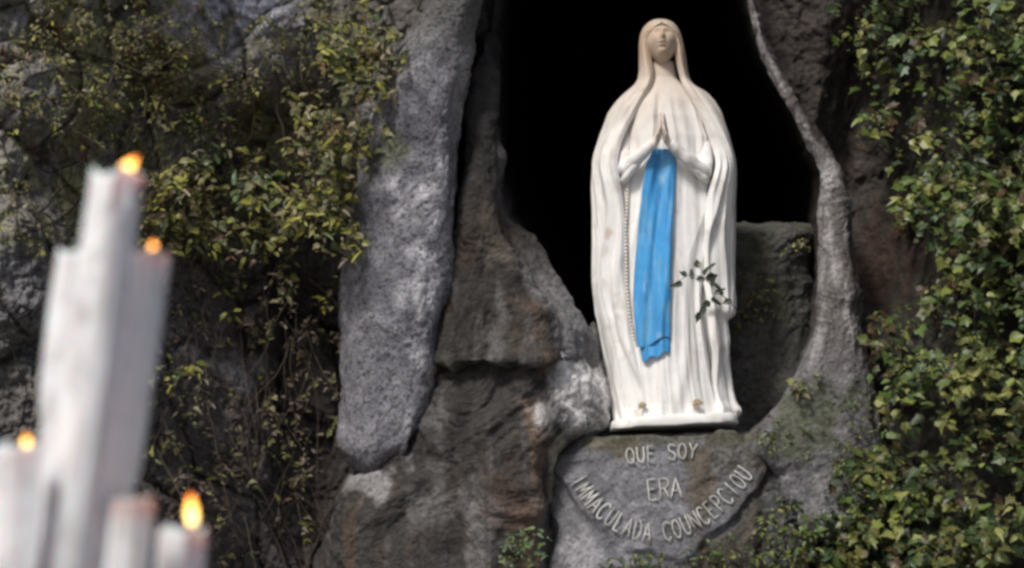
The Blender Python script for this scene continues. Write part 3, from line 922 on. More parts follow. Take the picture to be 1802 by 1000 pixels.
def strip(name, L, R, y0, y1, lift, cols, mat, thick=3.0, nr=170, ncl=60, hemfun=None, folds=1.0, seed=0):
    y = np.linspace(y0, y1, nr); l = curve(L, y); r = curve(R, y)
    s = np.linspace(0, 1, ncl)
    X = l[:, None] + (r - l)[:, None] * s
    Yv = np.broadcast_to(y[:, None], X.shape).copy()
    if hemfun is not None:
        Yv = Yv + hemfun(s)[None, :] * ((y - y0) / (y1 - y0))[:, None] ** 3
    base = np.array([[robe_front(X[i, j], Yv[i, j] + 8) for j in (0, ncl // 4, ncl // 2, 3 * ncl // 4, ncl - 1)] for i in range(nr)])
    for _ in range(10):
        base[1:-1] = (base[:-2] + base[1:-1] * 2 + base[2:]) / 4
    bs = np.stack([np.interp(s, [0, .25, .5, .75, 1], row) for row in base])
    f = np.sin(s[None] * 11 + 2.2 * np.sin(y / 90.0 + seed)[:, None]) * 1.6 + np.sin(s[None] * 23 + y[:, None] / 37.0) * 0.7
    f = f + 2.0 * fbm(np.stack([X / 22.0, Yv / 120.0, 0 * X + seed], -1), 3)
    Yd = bs - (lift + f * folds) * SX
    out = at(X, Yv, Yd)
    edge = np.minimum(s, 1 - s)[None] * (r - l)[:, None]
    inn = at(X, Yv, Yd + thick * SX)
    out[..., 1] += (SX * 3.0 * np.exp(-(edge / 2.0) ** 2))
    v = np.concatenate([out.reshape(-1, 3), inn.reshape(-1, 3)])
    f1 = gridfaces(nr, ncl)
    n = nr * ncl
    f2 = f1[:, ::-1] + n
    idx = np.arange(n).reshape(nr, ncl)
    per = np.concatenate([idx[0, :], idx[1:, -1], idx[-1, -2::-1], idx[-2:0:-1, 0]])
    pj = np.roll(per, -1)
    f3 = np.stack([per, per + n, pj + n, pj], -1)
    c_ = cols(X, Yv, out).reshape(-1, 3)
    o = mesh_np(name, v, np.concatenate([f1[:, ::-1], f2[:, ::-1], f3[:, ::-1]]), mat, np.vstack([c_, c_]))
    return o


def blue(x, y, P):
    c = np.zeros(x.shape + (3,)) + (0.055, 0.32, 0.68)
    c = mixc(c, (0.16, 0.42, 0.68), sst(fbm(P * np.array([26, 26, 5.0]), 4), -0.1, 0.3) * 0.75)
    c = mixc(c, (0.42, 0.52, 0.60), sst(fbm(P * np.array([22, 22, 12.0]) + 33, 4), 0.2, 0.5) * 0.6)
    c = mixc(c, (0.03, 0.19, 0.46), sst(fbm(P * np.array([16, 16, 4.0]) + 9, 4), 0.1, 0.45) * 0.6)
    return c


sash = under(strip('sash', SLp, SRp, 262, 604, 9, blue, M_BLUE, hemfun=lambda s: 6 - 14 * s + 5 * np.sin(s * 6)), statue)
tail = strip('sash_tail', [(1123, 590), (1131, 634), (1132, 640)], [(1179, 590), (1180, 612), (1179, 620)], 594, 628, 6, blue, M_BLUE, nr=50, hemfun=lambda s: 8 - 18 * s + 3 * np.sin(s * 14), seed=3)
tail = under(tail, statue)

# rosary
rosary = bpy.data.objects.new('rosary', None); COL.objects.link(rosary); rosary.parent = statue
ros = Acc()
rp = [SPt(1110 + 0 * 1, 300, 84)]
beadme = None
bp = []
for k, y in enumerate(np.arange(303, 600, 6.4)):
    x = np.interp(y, [300, 400, 500, 560, 600], [1106, 1101, 1103, 1108, 1116])
    bp.append(at(x, y, robe_front(x, y + 10) - 4.5 * SX))
bp = np.array(bp)
sm = bp.copy()
for _ in range(4): sm[1:-1, 1] = (sm[:-2, 1] + sm[1:-1, 1] * 2 + sm[2:, 1]) / 4
sm[:, 1] = np.minimum(sm[:, 1], bp[:, 1] + 0.002)
nb = 10
th_ = np.linspace(0.0, PI, 7)[:, None]; ph_ = np.arange(nb)[None] / nb * 2 * PI
sph = np.stack([np.sin(th_) * np.cos(ph_), np.sin(th_) * np.sin(ph_), np.cos(th_) + 0 * ph_], -1)
beadme = mesh_np('bead', sph * 2.7 * SX, gridfaces(7, nb, True), M_MARBLE, np.zeros((7, nb, 3)) + (0.82, 0.76, 0.68), link=False)
inv = Matrix.Translation(-Vector(statue.location))
for p in sm:
    b = bpy.data.objects.new('bead', beadme); COL.objects.link(b); b.parent = rosary
    b.matrix_parent_inverse = inv; b.location = p
cord = Acc(); cord.tube(sm, 0.8 * SX, 5, (0.25, 0.17, 0.11))
co = cord.build('cord', M_MARBLE); co.parent = rosary; co.matrix_parent_inverse = inv

# feet with roses, and base
for fx_, fyy, dz_ in ((1130, 736, 80), (1227, 732, 84)):
    A3 = Acc()
    for k in range(5):
        xx = fx_ - 9 + k * 4.3
        A3.tube([SPt(xx * 0.7 + fx_ * 0.3, fyy - 6, dz_ - 16), SPt(xx, fyy + 1, dz_ - 2), SPt(xx, fyy + 5, dz_ + 4), SPt(xx, fyy + 6, dz_ + 8)], np.array([4.2, 3.6, 2.8, 1.6]) * SX * (1.25 if k in (0,) else 1), 8, (0.74, 0.69, 0.62))
    under(A3.build('foot', M_MARBLE), statue)
    A4 = Acc()
    for k in range(16):
        r_ = 1.2 + (8.0 if fx_ > 1200 else 5.0) * math.sqrt(k / 16); an = k * 2.4
        xx = fx_ + r_ * math.cos(an); yy = fyy - 24 + r_ * 0.8 * math.sin(an)
        A4.tube([SPt(xx, yy + 2, dz_ + 1), SPt(xx, yy, dz_ + 7 - r_ * 0.5)], np.array([2.4, 1.5]) * SX, 7, (0.50, 0.40, 0.27) if k % 3 else (0.68, 0.60, 0.48))
    under(A4.build('rose', M_MARBLE), statue)


def slabmesh(name, px0, px1, y0, y1, depth, tiltpx):
    n1, n2 = 90, 14
    a_ = np.arange(180) / 180 * 2 * PI
    rows = []
    prof = [(0, 0.94), (0.0, 0.975), (0.06, 0.985), (0.5, 0.99), (0.92, 1.0), (1.0, 0.99), (1.0, 0.975), (1.0, 0.6), (1.0, 0.0)]
    prof = [(0, 0.0), (0, 0.6)] + prof
    xc_, hw_ = (px0 + px1) / 2, (px1 - px0) / 2
    for tz, rs in prof:
        x = xc_ + hw_ * rs * np.sign(np.cos(a_)) * np.abs(np.cos(a_)) ** 0.35
        d = depth * rs * np.sign(np.sin(a_)) * np.abs(np.sin(a_)) ** 0.4
        y = y0 + (y1 - y0) * tz - tiltpx * (x - xc_) / hw_
        rows.append(np.stack([WX(x), YC - d * SX, Z(y)], -1))
    P = np.stack(rows)
    nrm = P - P.mean(1, keepdims=True); nrm[..., 2] = 0; nrm /= np.linalg.norm(nrm, axis=-1, keepdims=True) + 1e-6
    P = P + nrm * (0.007 * fbm(P * 14, 3) * 1.0)[..., None]
    P[2:-2, :, 2] += 0.008 * fbm(P[2:-2] * 17 + 3, 3)
    C = marble_col(P[..., 0] * 0 + 1172, P[..., 0] * 0 + 745, P)
    return under(mesh_np(name, P, gridfaces(len(prof), 180, True)[:, ::-1], M_MARBLE, C), statue)


slabmesh('plinth', 1069, 1291, 741, 757, 96, 6.5)
print('statue')

# ------------------------------------------------------------------ leaves
def leaf_mesh(kind, seed, col):
    r = random.Random(seed)
    if kind == 'ivy':
        rads = [[(0, 1.0), (26, 0.60), (46, 0.80), (76, 0.46), (104, 0.56), (140, 0.42), (168, 0.30)],
                [(0, 1.0), (16, 0.72), (34, 0.50), (62, 0.46), (100, 0.44), (150, 0.40)],
                [(0, 1.05), (20, 0.62), (56, 0.72), (90, 0.50), (130, 0.40), (165, 0.30)]][seed % 3]
    elif kind == 'small':
        rads = [[(0, 1.0), (22, 0.62), (50, 0.55), (90, 0.45), (140, 0.38), (170, 0.3)],
                [(0, 1.1), (12, 0.8), (30, 0.48), (60, 0.34), (120, 0.34), (165, 0.4)]][seed % 2]
    else:
        rads = [(0, 1.0), (14, 0.80), (30, 0.50), (60, 0.36), (120, 0.36), (165, 0.5)]
    pts = [(math.radians(a_), q * r.uniform(0.8, 1.2)) for a_, q in rads] + [(-math.radians(a_), q * r.uniform(0.88, 1.12)) for a_, q in rads[:0:-1]]
    cup = r.uniform(0.10, 0.35); droop = r.uniform(0.1, 0.4)
    v = [(0, 0, 0.0)]
    for a_, q in pts:
        x, y = q * math.sin(a_), q * math.cos(a_)
        v.append((x, y, cup * abs(x) - droop * max(y, 0) ** 2 * 0.6 + r.uniform(-0.05, 0.05)))
    n = len(pts)
    f = [(0, 1 + (k + 1) % n, 1 + k) for k in range(n)]
    v = np.array(v)
    shade = np.array([r.uniform(0.88, 1.1) for _ in v])[:, None]
    c_ = np.array(col)[None] * shade
    c_[0] *= 1.15
    return v * 0.5, np.array(f), c_


PAL = {
    'green': [(0.075, 0.11, 0.03), (0.11, 0.145, 0.04), (0.035, 0.058, 0.02), (0.16, 0.18, 0.05), (0.065, 0.11, 0.05), (0.13, 0.125, 0.04), (0.028, 0.042, 0.018), (0.27, 0.28, 0.09), (0.19, 0.23, 0.05), (0.045, 0.07, 0.022), (0.09, 0.14, 0.03), (0.07, 0.045, 0.02)],
    'olive': [(0.16, 0.16, 0.035), (0.23, 0.23, 0.045), (0.32, 0.31, 0.07), (0.085, 0.09, 0.035), (0.10, 0.13, 0.05), (0.24, 0.20, 0.11), (0.13, 0.08, 0.045), (0.17, 0.17, 0.085)],
    'dark': [(0.035, 0.05, 0.03), (0.05, 0.06, 0.035), (0.03, 0.04, 0.03)],
    'dead': [(0.10, 0.07, 0.05), (0.13, 0.10, 0.07), (0.07, 0.05, 0.04), (0.13, 0.13, 0.05)],
    'teal': [(0.10, 0.15, 0.075), (0.14, 0.20, 0.10), (0.12, 0.15, 0.04)],
}
LEAFCACHE = {}


def leaf_lib(kind, pal):
    key = (kind, pal)
    if key not in LEAFCACHE:
        lib = []
        for ci, col in enumerate(PAL[pal]):
            for s_ in range(3):
                v, f, c_ = leaf_mesh(kind, ci * 7 + s_ + 3, col)
                me = mesh_np('leaf', v, f, M_LEAF, c_, False, link=False)
                lib.append((me, v, f, c_))
        LEAFCACHE[key] = lib
    return LEAFCACHE[key]


def orient(normal, tip):
    n = Vector(normal).normalized()
    t_ = Vector(tip); t_ = (t_ - n * t_.dot(n))
    if t_.length < 1e-4: t_ = n.orthogonal()
    t_.normalize()
    x = t_.cross(n).normalized()
    return Matrix((x, t_, n)).transposed()


def project(p_):
    dp = p_.y * CP + (p_.z - CAMZ) * SP
    return p_.x / dp * FPX + W0 / 2, H0 / 2 - ((p_.z - CAMZ) * CP - p_.y * SP) / dp * FPX


def plant(name, label, cat, density, box, nsprig, size, kind, pal, group=None, off=(0.02, 0.25), nparts=280, per=(5, 11), step=0.030, stemcol=(0.05, 0.04, 0.03),
          lum=0.0, seed=0, stemr=0.0022, spread=1.0, up=0.8, partname='leaf', depthf=None, fill=0, gravity=0.5):
    r = random.Random(seed)
    x0, y0, x1, y1 = box
    lib = leaf_lib(kind, pal)
    leaves = []
    stems = Acc()
    tries = 0; made = 0
    while made < nsprig and tries < nsprig * 60:
        tries += 1
        px, py = r.uniform(x0, x1), r.uniform(y0, y1)
        dn = density(px, py)
        if r.random() > dn: continue
        made += 1
        o_ = r.uniform(*off)
        Yb = (depthf or depth_at)(px, py) - 0.0
        p = V(px, py, Yb + 0.03)
        d = Vector((r.uniform(-1, 1), -r.uniform(0.5, 1.2), r.uniform(-0.6, 0.9))).normalized()
        n = r.randint(*per)
        ln = step * size / 0.075 * 1.0
        path = [p.copy()]
        q = p + Vector((0, -o_ * 0.8, 0)); path.append(q.copy())
        ci = r.randrange(len(lib))
        for k in range(n):
            d = (d + Vector((r.uniform(-.35, .35) * spread, r.uniform(-.25, .2), r.uniform(-.3, .3) - gravity * 0.35))).normalized()
            q = q + d * ln
            if q.y > Yb - 0.01: q.y = Yb - 0.01 - 0.02 * r.random(); d.y = -abs(d.y) * 0.3
            path.append(q.copy())
            side = Vector((r.uniform(-1, 1), r.uniform(-.3, .3), r.uniform(-1, 1))).normalized()
            tip = (side + d * 0.4 + Vector((0, 0, -0.5)))
            nor = Vector((r.uniform(-1.1, 1.1), -1.0, up + r.uniform(-.9, 1.1)))
            s_ = size * (0.35 + 1.15 * r.random() ** 1.6)
            pos = q + side * s_ * 0.35
            li = ci if r.random() < 0.5 else r.randrange(len(lib))
            vx, vy = project(pos)
            if density(vx, vy) <= 0 and r.random() < 0.88:
                if k > 2: break
                continue
            leaves.append((pos, orient(nor, tip), s_, li))
        if stemr > 0:
            stems.tube([tuple(v_) for v_ in path], np.linspace(stemr, stemr * 0.5, len(path)), 4, stemcol)
    # nearest and largest leaves become parts of their own
    def vis(L_):
        p_ = L_[0]
        dz = (p_.z - CAMZ); yy_ = p_.y
        fx_ = p_.x / yy_
        depth_ = yy_ * CP + dz * SP
        vx = p_.x / depth_ * FPX + W0 / 2; vy = H0 / 2 - (dz * CP - yy_ * SP) / depth_ * FPX
        inn = -5 < vx < W0 + 5 and -5 < vy < H0 + 5
        return (0 if inn else 1, p_.y - 1.2 * L_[2] - r.random() * 0.12)
    leaves.sort(key=vis)
    base = leaves[0][0] if leaves else Vector((0, 12, 3))
    cx = sum(l[0].x for l in leaves) / len(leaves); cy = max(l[0].y for l in leaves); cz = min(l[0].z for l in leaves)
    root = empty(name, (cx, cy, cz), label, cat, group)
    inv_ = Matrix.Translation(-Vector(root.location))
    npart = 0
    rest = Acc()
    for L_ in leaves:
        pos, R3, s_, li = L_
        me, v, f, c_ = lib[li]
        if npart < nparts and vis(L_)[0] == 0:
            o = bpy.data.objects.new(partname, me); COL.objects.link(o); o.parent = root
            o.matrix_parent_inverse = inv_
            o.matrix_basis = Matrix.LocRotScale(pos, R3, Vector((s_, s_, s_)))
            npart += 1
        else:
            M3 = np.array(R3) * s_
            rest.add(v @ M3.T + np.array(pos), f, c_)
    if rest.n:
        o = rest.build('foliage', M_LEAF, smooth=False); under(o, root); o['kind'] = 'stuff'
    if stemr > 0 and stems.n:
        o = stems.build('stem', M_STEM); under(o, root); o['kind'] = 'stuff'
    return root


def nmask(px, py, sc, s0, thr):
    p = np.array([[px / sc, py / sc, s0]])
    return float(sst(fbm(p, 3)[0], thr - 0.1, thr + 0.15))


def edge_right(py):
    return float(np.interp(py, [-200, 0, 100, 200, 270, 330, 400, 450, 530, 570, 650, 760, 850, 900, 1000, 1200], [1430, 1440, 1480, 1490, 1520, 1575, 1570, 1640, 1610, 1500, 1520, 1515, 1440, 1400, 1370, 1340]))


def dens_r(lo, hi):
    def f(px, py):
        e = edge_right(py)
        d = (px - e) / 60.0
        if d < 0 or not (lo <= py <= hi): return 0.0
        w = min(1, 0.25 + d)
        return w * ((0.13 if py < 560 else 0.06 if px > 1540 else 0.4) + 0.87 * nmask(px, py, 52, 3.3, 0.2)) * (1 - 0.85 * math.exp(-((px - 1680) / 55) ** 2 - ((py - 870) / 80) ** 2))
    return f


plant('ivy', 'dense green ivy hanging down the upper right of the rock face', 'ivy', dens_r(-80, 330), (1430, -80, 1890, 330), 300, 0.082, 'ivy', 'green',
      'ivy masses on the right rock face', off=(0.03, 0.6), seed=1, up=0.95)
plant('ivy', 'dense green ivy at mid height right of the pale rock rib', 'ivy', dens_r(300, 660), (1480, 300, 1890, 660), 310, 0.082, 'ivy', 'green',
      'ivy masses on the right rock face', off=(0.03, 0.6), seed=2, up=0.95)
plant('ivy', 'broad leafy ivy mass filling the lower right corner', 'ivy', dens_r(600, 1080), (1340, 600, 1890, 1080), 500, 0.082, 'ivy', 'green',
      'ivy masses on the right rock face', off=(0.03, 0.6), seed=3, up=0.95)


def blobs(bl, n0=0.0, sc=55, sd_=7.7, thr=-0.05):
    def f(px, py):
        m = 0
        for (x, y, rx, ry, w) in bl:
            q = ((px - x) / rx) ** 2 + ((py - y) / ry) ** 2
            if q < 1: m = max(m, w * min(1, 1.6 * (1 - q)))
        return m * (n0 + (1 - n0) * nmask(px, py, sc, sd_, thr))
    return f


def dl(px, py):
    """surface for the growth on the left wall"""
    return min(depth_at(px, py), 12.2)


plant('bramble', 'olive green bramble leaves spilling beside the top of the pale rock column', 'bramble',
      blobs([(640, 110, 80, 110, 1), (600, 220, 90, 100, 1), (560, 320, 90, 110, 0.8), (600, 400, 60, 60, 1), (690, 70, 40, 40, 0.5)], 0.3), (450, 0, 730, 470), 160, 0.07, 'small', 'olive',
      'brambles on the left rock face', seed=4, off=(0.05, 0.35), depthf=lambda x, y: min(depth_at(x, y), 11.9))
plant('bramble', 'bright yellow green bramble band crossing behind the tallest candle flame', 'bramble',
      blobs([(330, 350, 110, 60, 1), (430, 400, 120, 60, 1), (520, 370, 110, 45, 1), (400, 300, 90, 50, 0.7), (300, 420, 60, 40, 0.8)], 0.35), (200, 230, 660, 480), 170, 0.07, 'small', 'olive',
      'brambles on the left rock face', seed=5, off=(0.08, 0.35), depthf=dl)
plant('bramble', 'sparse brownish bramble over the upper left rock', 'bramble',
      blobs([(330, 170, 220, 160, 0.9), (120, 130, 160, 150, 0.5), (250, 60, 160, 90, 0.7), (520, 130, 90, 150, 0.6), (60, 380, 90, 90, 0.35)], 0.12, 40, 4.4, 0.03), (-40, -60, 660, 480), 520, 0.034, 'small', 'olive',
      'brambles on the left rock face', seed=6, off=(0.02, 0.22), depthf=dl, stemr=0.0018)
plant('bramble', 'small teal green leafed sprig in the middle of the left bramble band', 'bramble',
      blobs([(485, 335, 75, 32, 1)], 0.8), (400, 290, 570, 380), 18, 0.075, 'small', 'teal',
      'brambles on the left rock face', seed=8, off=(0.2, 0.4), depthf=dl)
plant('bramble', 'withered brown creeper with scattered leaves hanging left of the pale column', 'bramble',
      blobs([(430, 520, 150, 90, 0.55), (580, 520, 40, 90, 0.9), (300, 620, 70, 90, 0.5), (420, 820, 180, 180, 0.35), (270, 740, 40, 60, 0.6)], 0.0, 40, 9.1, 0.08), (220, 420, 640, 1040), 60, 0.056, 'small', 'olive',
      'brambles on the left rock face', seed=9, off=(0.05, 0.3), depthf=dl)
plant('withered_creeper', 'dark dead-leaved creeper covering the shaded hollow left of the pale column', 'creeper',
      blobs([(430, 700, 230, 330, 1), (350, 480, 150, 110, 0.7)], 0.3), (220, 380, 640, 1060), 150, 0.045, 'small', 'dead',
      None, seed=10, off=(0.02, 0.2), depthf=dl)

# thin bare stems hanging over the left wall
def bare(name, label, box, n, ln, rad, col, seed, ang=(-PI / 2, 0.5), off=(0.1, 0.35), arc=0.12):
    r = random.Random(seed)
    x0, y0, x1, y1 = box
    first = V((x0 + x1) / 2, y1, 11.3)
    root = empty(name, first, label, 'creeper')
    for k in range(n):
        px, py = r.uniform(x0, x1), r.uniform(y0, y1)
        a_ = ang[0] + r.gauss(0, ang[1]); path = []
        L_ = r.uniform(*ln); o_ = r.uniform(*off)
        m = 16
        for i in range(m):
            a_ += r.gauss(0, arc)
            px += math.cos(a_) * L_ / m; py -= math.sin(a_) * L_ / m
            dd_ = min(depth_at(px, py), 12.2) - o_ * math.sin(PI * min(1, (i + 1) / m)) - 0.02
            if path: dd_ = 0.7 * path[-1][1] + 0.3 * dd_
            path.append(at(px, py, dd_))
        A_0 = Acc(); rr_ = r.uniform(*rad); A_0.tube(path, np.linspace(rr_, rr_ * 0.5, m), 5, np.array(col) * r.uniform(0.6, 1.5))
        under(A_0.build('stem', M_STEM), root)


bare('bare_creeper', 'tangle of thin bare brown stems hanging below the left bramble band', (260, 420, 600, 900), 70, (120, 380), (0.0012, 0.003), (0.075, 0.058, 0.046), 21)
bare('bare_creeper', 'dark looping bare stems on the grey rock left of the candles', (-20, 220, 150, 650), 34, (90, 260), (0.002, 0.005), (0.02, 0.017, 0.015), 22, ang=(-PI / 3, 1.3), arc=0.22)
bare('bare_creeper', 'fine pale twigs crossing the upper left rock', (100, 0, 620, 300), 60, (70, 220), (0.0012, 0.0028), (0.13, 0.11, 0.08), 23, ang=(-PI / 2, 1.0), arc=0.15)
bare('bare_creeper', 'dark thin stems trailing in front of the brown rock below the column', (560, 820, 800, 1000), 26, (60, 200), (0.0012, 0.0026), (0.05, 0.04, 0.035), 24)

# small plants round the niche
plant('fern_tuft', 'small yellow green weed growing on the mossy foot right of the statue base', 'weed', blobs([(1412, 682, 24, 18, 1)], 1), (1385, 660, 1440, 705), 9, 0.045, 'small', 'olive', None,
      seed=31, off=(0.02, 0.08), depthf=lambda x, y: 11.9, per=(3, 5))
plant('moss_weed', 'low green weeds creeping over the mossy rib foot', 'weed', blobs([(1400, 770, 90, 50, 0.8), (1500, 780, 60, 70, 0.8), (1460, 700, 70, 70, 0.4)], 0.2), (1300, 620, 1560, 840), 90, 0.026, 'small', 'green', None,
      seed=32, off=(0.01, 0.06), depthf=lambda x, y: 11.88, per=(3, 6))
plant('weed', 'pale green weed at the bottom edge under the rust stained rock', 'weed', blobs([(925, 975, 50, 50, 1)], 1), (870, 920, 985, 1030), 26, 0.046, 'small', 'teal', None,
      seed=33, off=(0.02, 0.12), depthf=lambda x, y: 11.72, per=(3, 7))
plant('weed', 'low mixed green weeds under the inscription and beside the ivy corner', 'weed', blobs([(1150, 1005, 120, 34, 1), (1290, 985, 90, 45, 1), (1370, 960, 60, 90, 0.8)], 0.8), (1040, 880, 1430, 1040), 150, 0.042, 'small', 'green', None,
      seed=34, off=(0.02, 0.12), depthf=lambda x, y: 11.78, per=(3, 7))
plant('wall_creeper', 'faint leafy creeper on the dim slab inside the niche', 'creeper', blobs([(1330, 520, 40, 60, 1), (1400, 430, 30, 30, 0.7), (1300, 560, 30, 40, 0.8)], 0.5), (1290, 396, 1430, 640), 34, 0.034, 'small', 'olive', None,
      seed=35, off=(0.02, 0.1), depthf=lambda x, y: 12.6, per=(3, 6))

# the dark sprig in front of the robe
sprig = empty('rose_sprig', V(1300, 560, 11.95), 'thin dark leafed rose sprig reaching in front of the white robe', 'plant')
lib = leaf_lib('small', 'dark')
spts = [(1310, 590, 12.05), (1296, 545, 11.9), (1282, 528, 11.86), (1262, 515, 11.83), (1244, 494, 11.82), (1232, 486, 11.82), (1212, 484, 11.82), (1196, 494, 11.82)]
def twig(*a_):
    A5 = Acc(); A5.tube(*a_); under(A5.build('stem', M_STEM), sprig)


twig([at(*p) for p in spts], np.linspace(0.003, 0.0012, len(spts)), 6, (0.05, 0.045, 0.03))
twig([at(*p) for p in [(1262, 515, 11.83), (1254, 528, 11.82), (1242, 540, 11.81), (1230, 550, 11.81)]], [0.0018, 0.0015, 0.0012, 0.001], 6, (0.05, 0.045, 0.03))
twig([at(*p) for p in [(1244, 494, 11.82), (1236, 478, 11.82), (1228, 468, 11.82)]], [0.0015, 0.0012, 0.001], 6, (0.05, 0.045, 0.03))
for k, (x, y, an, s_) in enumerate([(1195, 500, 200, 1.1), (1205, 483, 150, 0.8), (1218, 487, 100, 0.9), (1228, 468, 95, 1.0), (1240, 480, 60, 0.8), (1248, 490, 20, 1.2), (1256, 500, -40, 1.0), (1236, 492, 170, .9),
                                     (1262, 514, 20, 0.9), (1256, 528, -30, 1.0), (1246, 534, 190, 0.9), (1238, 545, 240, 1.1), (1230, 555, 250, 0.9), (1270, 518, 80, 0.7), (1284, 530, 200, 0.9), (1250, 470, 40, 0.7)]):
    me, v, f, c_ = lib[k % len(lib)]
    an = math.radians(an)
    o = bpy.data.objects.new('leaf', me); COL.objects.link(o); o.parent = sprig
    o.matrix_parent_inverse = Matrix.Translation(-Vector(sprig.location))
    s3 = 0.085 * s_
    o.matrix_basis = Matrix.LocRotScale(V(x, y, 11.80), orient((random.uniform(-.4, .4), -1, random.uniform(-.2, .5)), (math.cos(an), 0, math.sin(an))), Vector((s3, s3, s3)))
print('plants')

# ------------------------------------------------------------------ candles
YK = 4.0
TRAY_Z = 1.25


def candle(label, top, bot, wpx, Y, flame=None, seed=0, dip=0.0, tint=(0.90, 0.90, 0.92), drips=5, tip=None):
    """top, bot: picture positions of the centre line; wpx: width in the picture"""
    sK = Y / FPX
    T = at(top[0], top[1], Y); B = at(bot[0], bot[1], Y + 0.02)
    d = (B - T); d = d / d[2]
    Bz = T + d * (TRAY_Z - T[2])
    root = empty('candle', Vector(Bz.tolist()), label, 'candle', 'candles in the foreground')
    r0 = wpx * sK / 2
    nr, ncl = 150, 64
    tpar = np.linspace(0, 1, nr)
    ang = np.arange(ncl) / ncl * 2 * PI
    cen_ = T[None] + (Bz - T)[None] * tpar[:, None]
    rad = r0 * (0.93 + 0.07 * np.clip(tpar * 8, 0, 1))[:, None] + 0 * ang[None]
    H = T[2] - Bz[2]
    q = np.stack([np.cos(ang)[None] * 1.1 + 0 * tpar[:, None] + seed, np.sin(ang)[None] * 1.1 + 0 * tpar[:, None], tpar[:, None] * H * 2.6 + 0 * ang[None]], -1)
    rad = rad * (1 + 0.24 * fbm(q, 3) + 0.07 * fbm(q * 3, 3) + 0.05 * fbm(q * np.array([4, 4, .5]), 2))
    rr = random.Random(seed)
    for k in range(drips):
        a0 = rr.uniform(0, 2 * PI); l_ = rr.uniform(0.05, 0.4); w_ = rr.uniform(0.14, 0.3)
        da = np.angle(np.exp(1j * (ang - a0)))[None]
        z_ = tpar[:, None] * H
        rad = rad + r0 * 0.2 * np.exp(-(da / w_) ** 2) * sst(-z_, -l_ - 0.02, -l_ + 0.01)
    top_j = 0.35 * r0 * fbm(np.stack([np.cos(ang) * 1.5 + seed, np.sin(ang) * 1.5, 0 * ang], -1), 2) * 2
    P = cen_[:, None] + np.stack([np.cos(ang)[None] * rad, np.sin(ang)[None] * rad, (top_j[None] * np.exp(-tpar[:, None] * H / 0.03))], -1)
    # the melted pool
    rings = [P[::-1]]
    for f_, dz in ((0.92, 0.004), (0.8, -0.004), (0.6, -0.016), (0.3, -0.02), (0.02, -0.02)):
        rg_ = T[None] + (P[0] - T[None]) * f_; rg_[:, 2] = T[2] + (P[0][:, 2] - T[2]) * f_ * f_ + dz
        rings.append(rg_[None])
    G = np.concatenate(rings)
    Cc = np.zeros(G.shape) + tint
    yb = fbm(G * 14 + seed, 3)
    Cc = mixc(Cc, np.array(tint) * np.array([0.80, 0.78, 0.76]), sst(yb, -0.05, 0.35) * 0.8)
    Cc = mixc(Cc, (0.52, 0.51, 0.52), sst(fbm(G * np.array([15, 15, 9.0]) + seed * 3, 3), 0.05, 0.45) * 0.6)
    if tip is not None:
        Cc = mixc(Cc, tip, sst(G[..., 2], T[2] - 0.035, T[2] - 0.005))
    under(mesh_np('wax_body', G, gridfaces(len(G), ncl, True), M_WAX, Cc), root)
    wk = [T + np.array([0, 0, -0.03]), T + np.array([0, 0, 0.006]), T + np.array([0.003, 0, 0.012])]
    A6 = Acc(); A6.tube(wk, [0.0014, 0.0014, 0.001], 6, (0.02, 0.018, 0.015))
    under(A6.build('wick', M_STEM), root)
    if flame:
        fxp, fyp, lx, ly, wf = flame
        b0 = at(fxp, fyp, Y); b1 = at(fxp + lx, fyp + ly, Y)
        n_ = 22; tq = np.linspace(0, 1, n_)
        prof = np.sin(PI * tq ** 0.62) ** 0.8 * wf * sK / 2
        path = b0[None] + (b1 - b0)[None] * tq[:, None]; path[:, 0] += 0.10 * (b1 - b0)[0] * np.sin(PI * tq)
        prof = np.maximum(prof, 0.0002)
        v, f, tcap = tube(path, prof, 16)
        under(mesh_np('flame', v, np.concatenate([f[:, [0, 1, 2]], f[:, [0, 2, 3]], tcap]), M_FLAME), root)
    return root


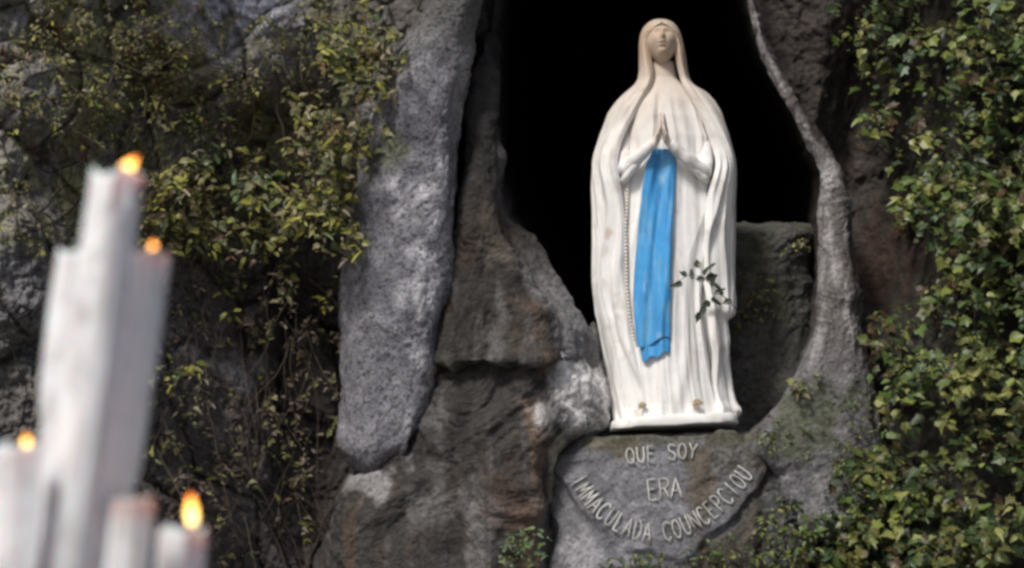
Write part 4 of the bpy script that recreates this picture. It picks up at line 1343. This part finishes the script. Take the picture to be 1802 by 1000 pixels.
candle('tallest white candle with a flame blown to the right', (203, 306), (112, 1000), 88, 3.95, (210, 305, 30, -28, 19), 1, drips=7)
candle('thick white candle just left of and behind the tallest candle', (156, 452), (96, 1000), 104, 4.12, None, 2, drips=6, tint=(0.88, 0.88, 0.90))
candle('white candle with a small flame right of the tallest candle', (262, 450), (180, 1000), 66, 4.05, (268, 449, 2, -24, 15), 3, drips=6)
candle('short white candle with a small flame at the left edge', (28, 792), (22, 1000), 84, 3.9, (47, 788, 0, -22, 13), 4)
candle('short unlit candle with pinkish melted top between two lit candles', (234, 884), (222, 1000), 66, 3.85, None, 5, tip=(0.68, 0.52, 0.50))
candle('short white candle with a tall orange flame, lowest and rightmost of the candles', (322, 934), (318, 1000), 84, 3.95, (338, 924, -2, -54, 19), 6, drips=4)

# stand that carries them, below the picture
st = empty('candle_stand', V(180, 1200, YK).xy.to_3d(), 'dark iron candle stand carrying the white candles', 'candle stand')
cxs = float(at(180, 1000, YK)[0])


def boxv(acc, x0, x1, y0, y1, z0, z1, c_=(0.05, 0.05, 0.05)):
    v = [(x, y, z) for z in (z0, z1) for y in (y0, y1) for x in (x0, x1)]
    acc.add(v, [(0, 2, 3, 1), (4, 5, 7, 6), (0, 1, 5, 4), (2, 6, 7, 3), (0, 4, 6, 2), (1, 3, 7, 5)], c_)


b_ = Acc(); boxv(b_, cxs - 0.34, cxs + 0.34, 3.66, 4.28, TRAY_Z - 0.03, TRAY_Z + 0.003)
for (u0, u1, v0, v1) in ((-0.36, 0.36, 3.64, 3.658), (-0.36, 0.36, 4.282, 4.30), (-0.36, -0.342, 3.66, 4.28), (0.342, 0.36, 3.66, 4.28)):
    boxv(b_, cxs + u0, cxs + u1, v0, v1, TRAY_Z - 0.03, TRAY_Z + 0.05)
under(b_.build('tray', M_IRON, smooth=False), st)
for sx_ in (-1, 1):
    for yy in (3.70, 4.24):
        l_ = Acc(); l_.tube([(cxs + sx_ * 0.31, yy, TRAY_Z - 0.03), (cxs + sx_ * 0.33, yy, 0.6), (cxs + sx_ * 0.36, yy, 0.004)], 0.014, 10, (0.05, 0.05, 0.05))
        under(l_.build('leg', M_IRON), st)
print('objects', len(bpy.data.objects))
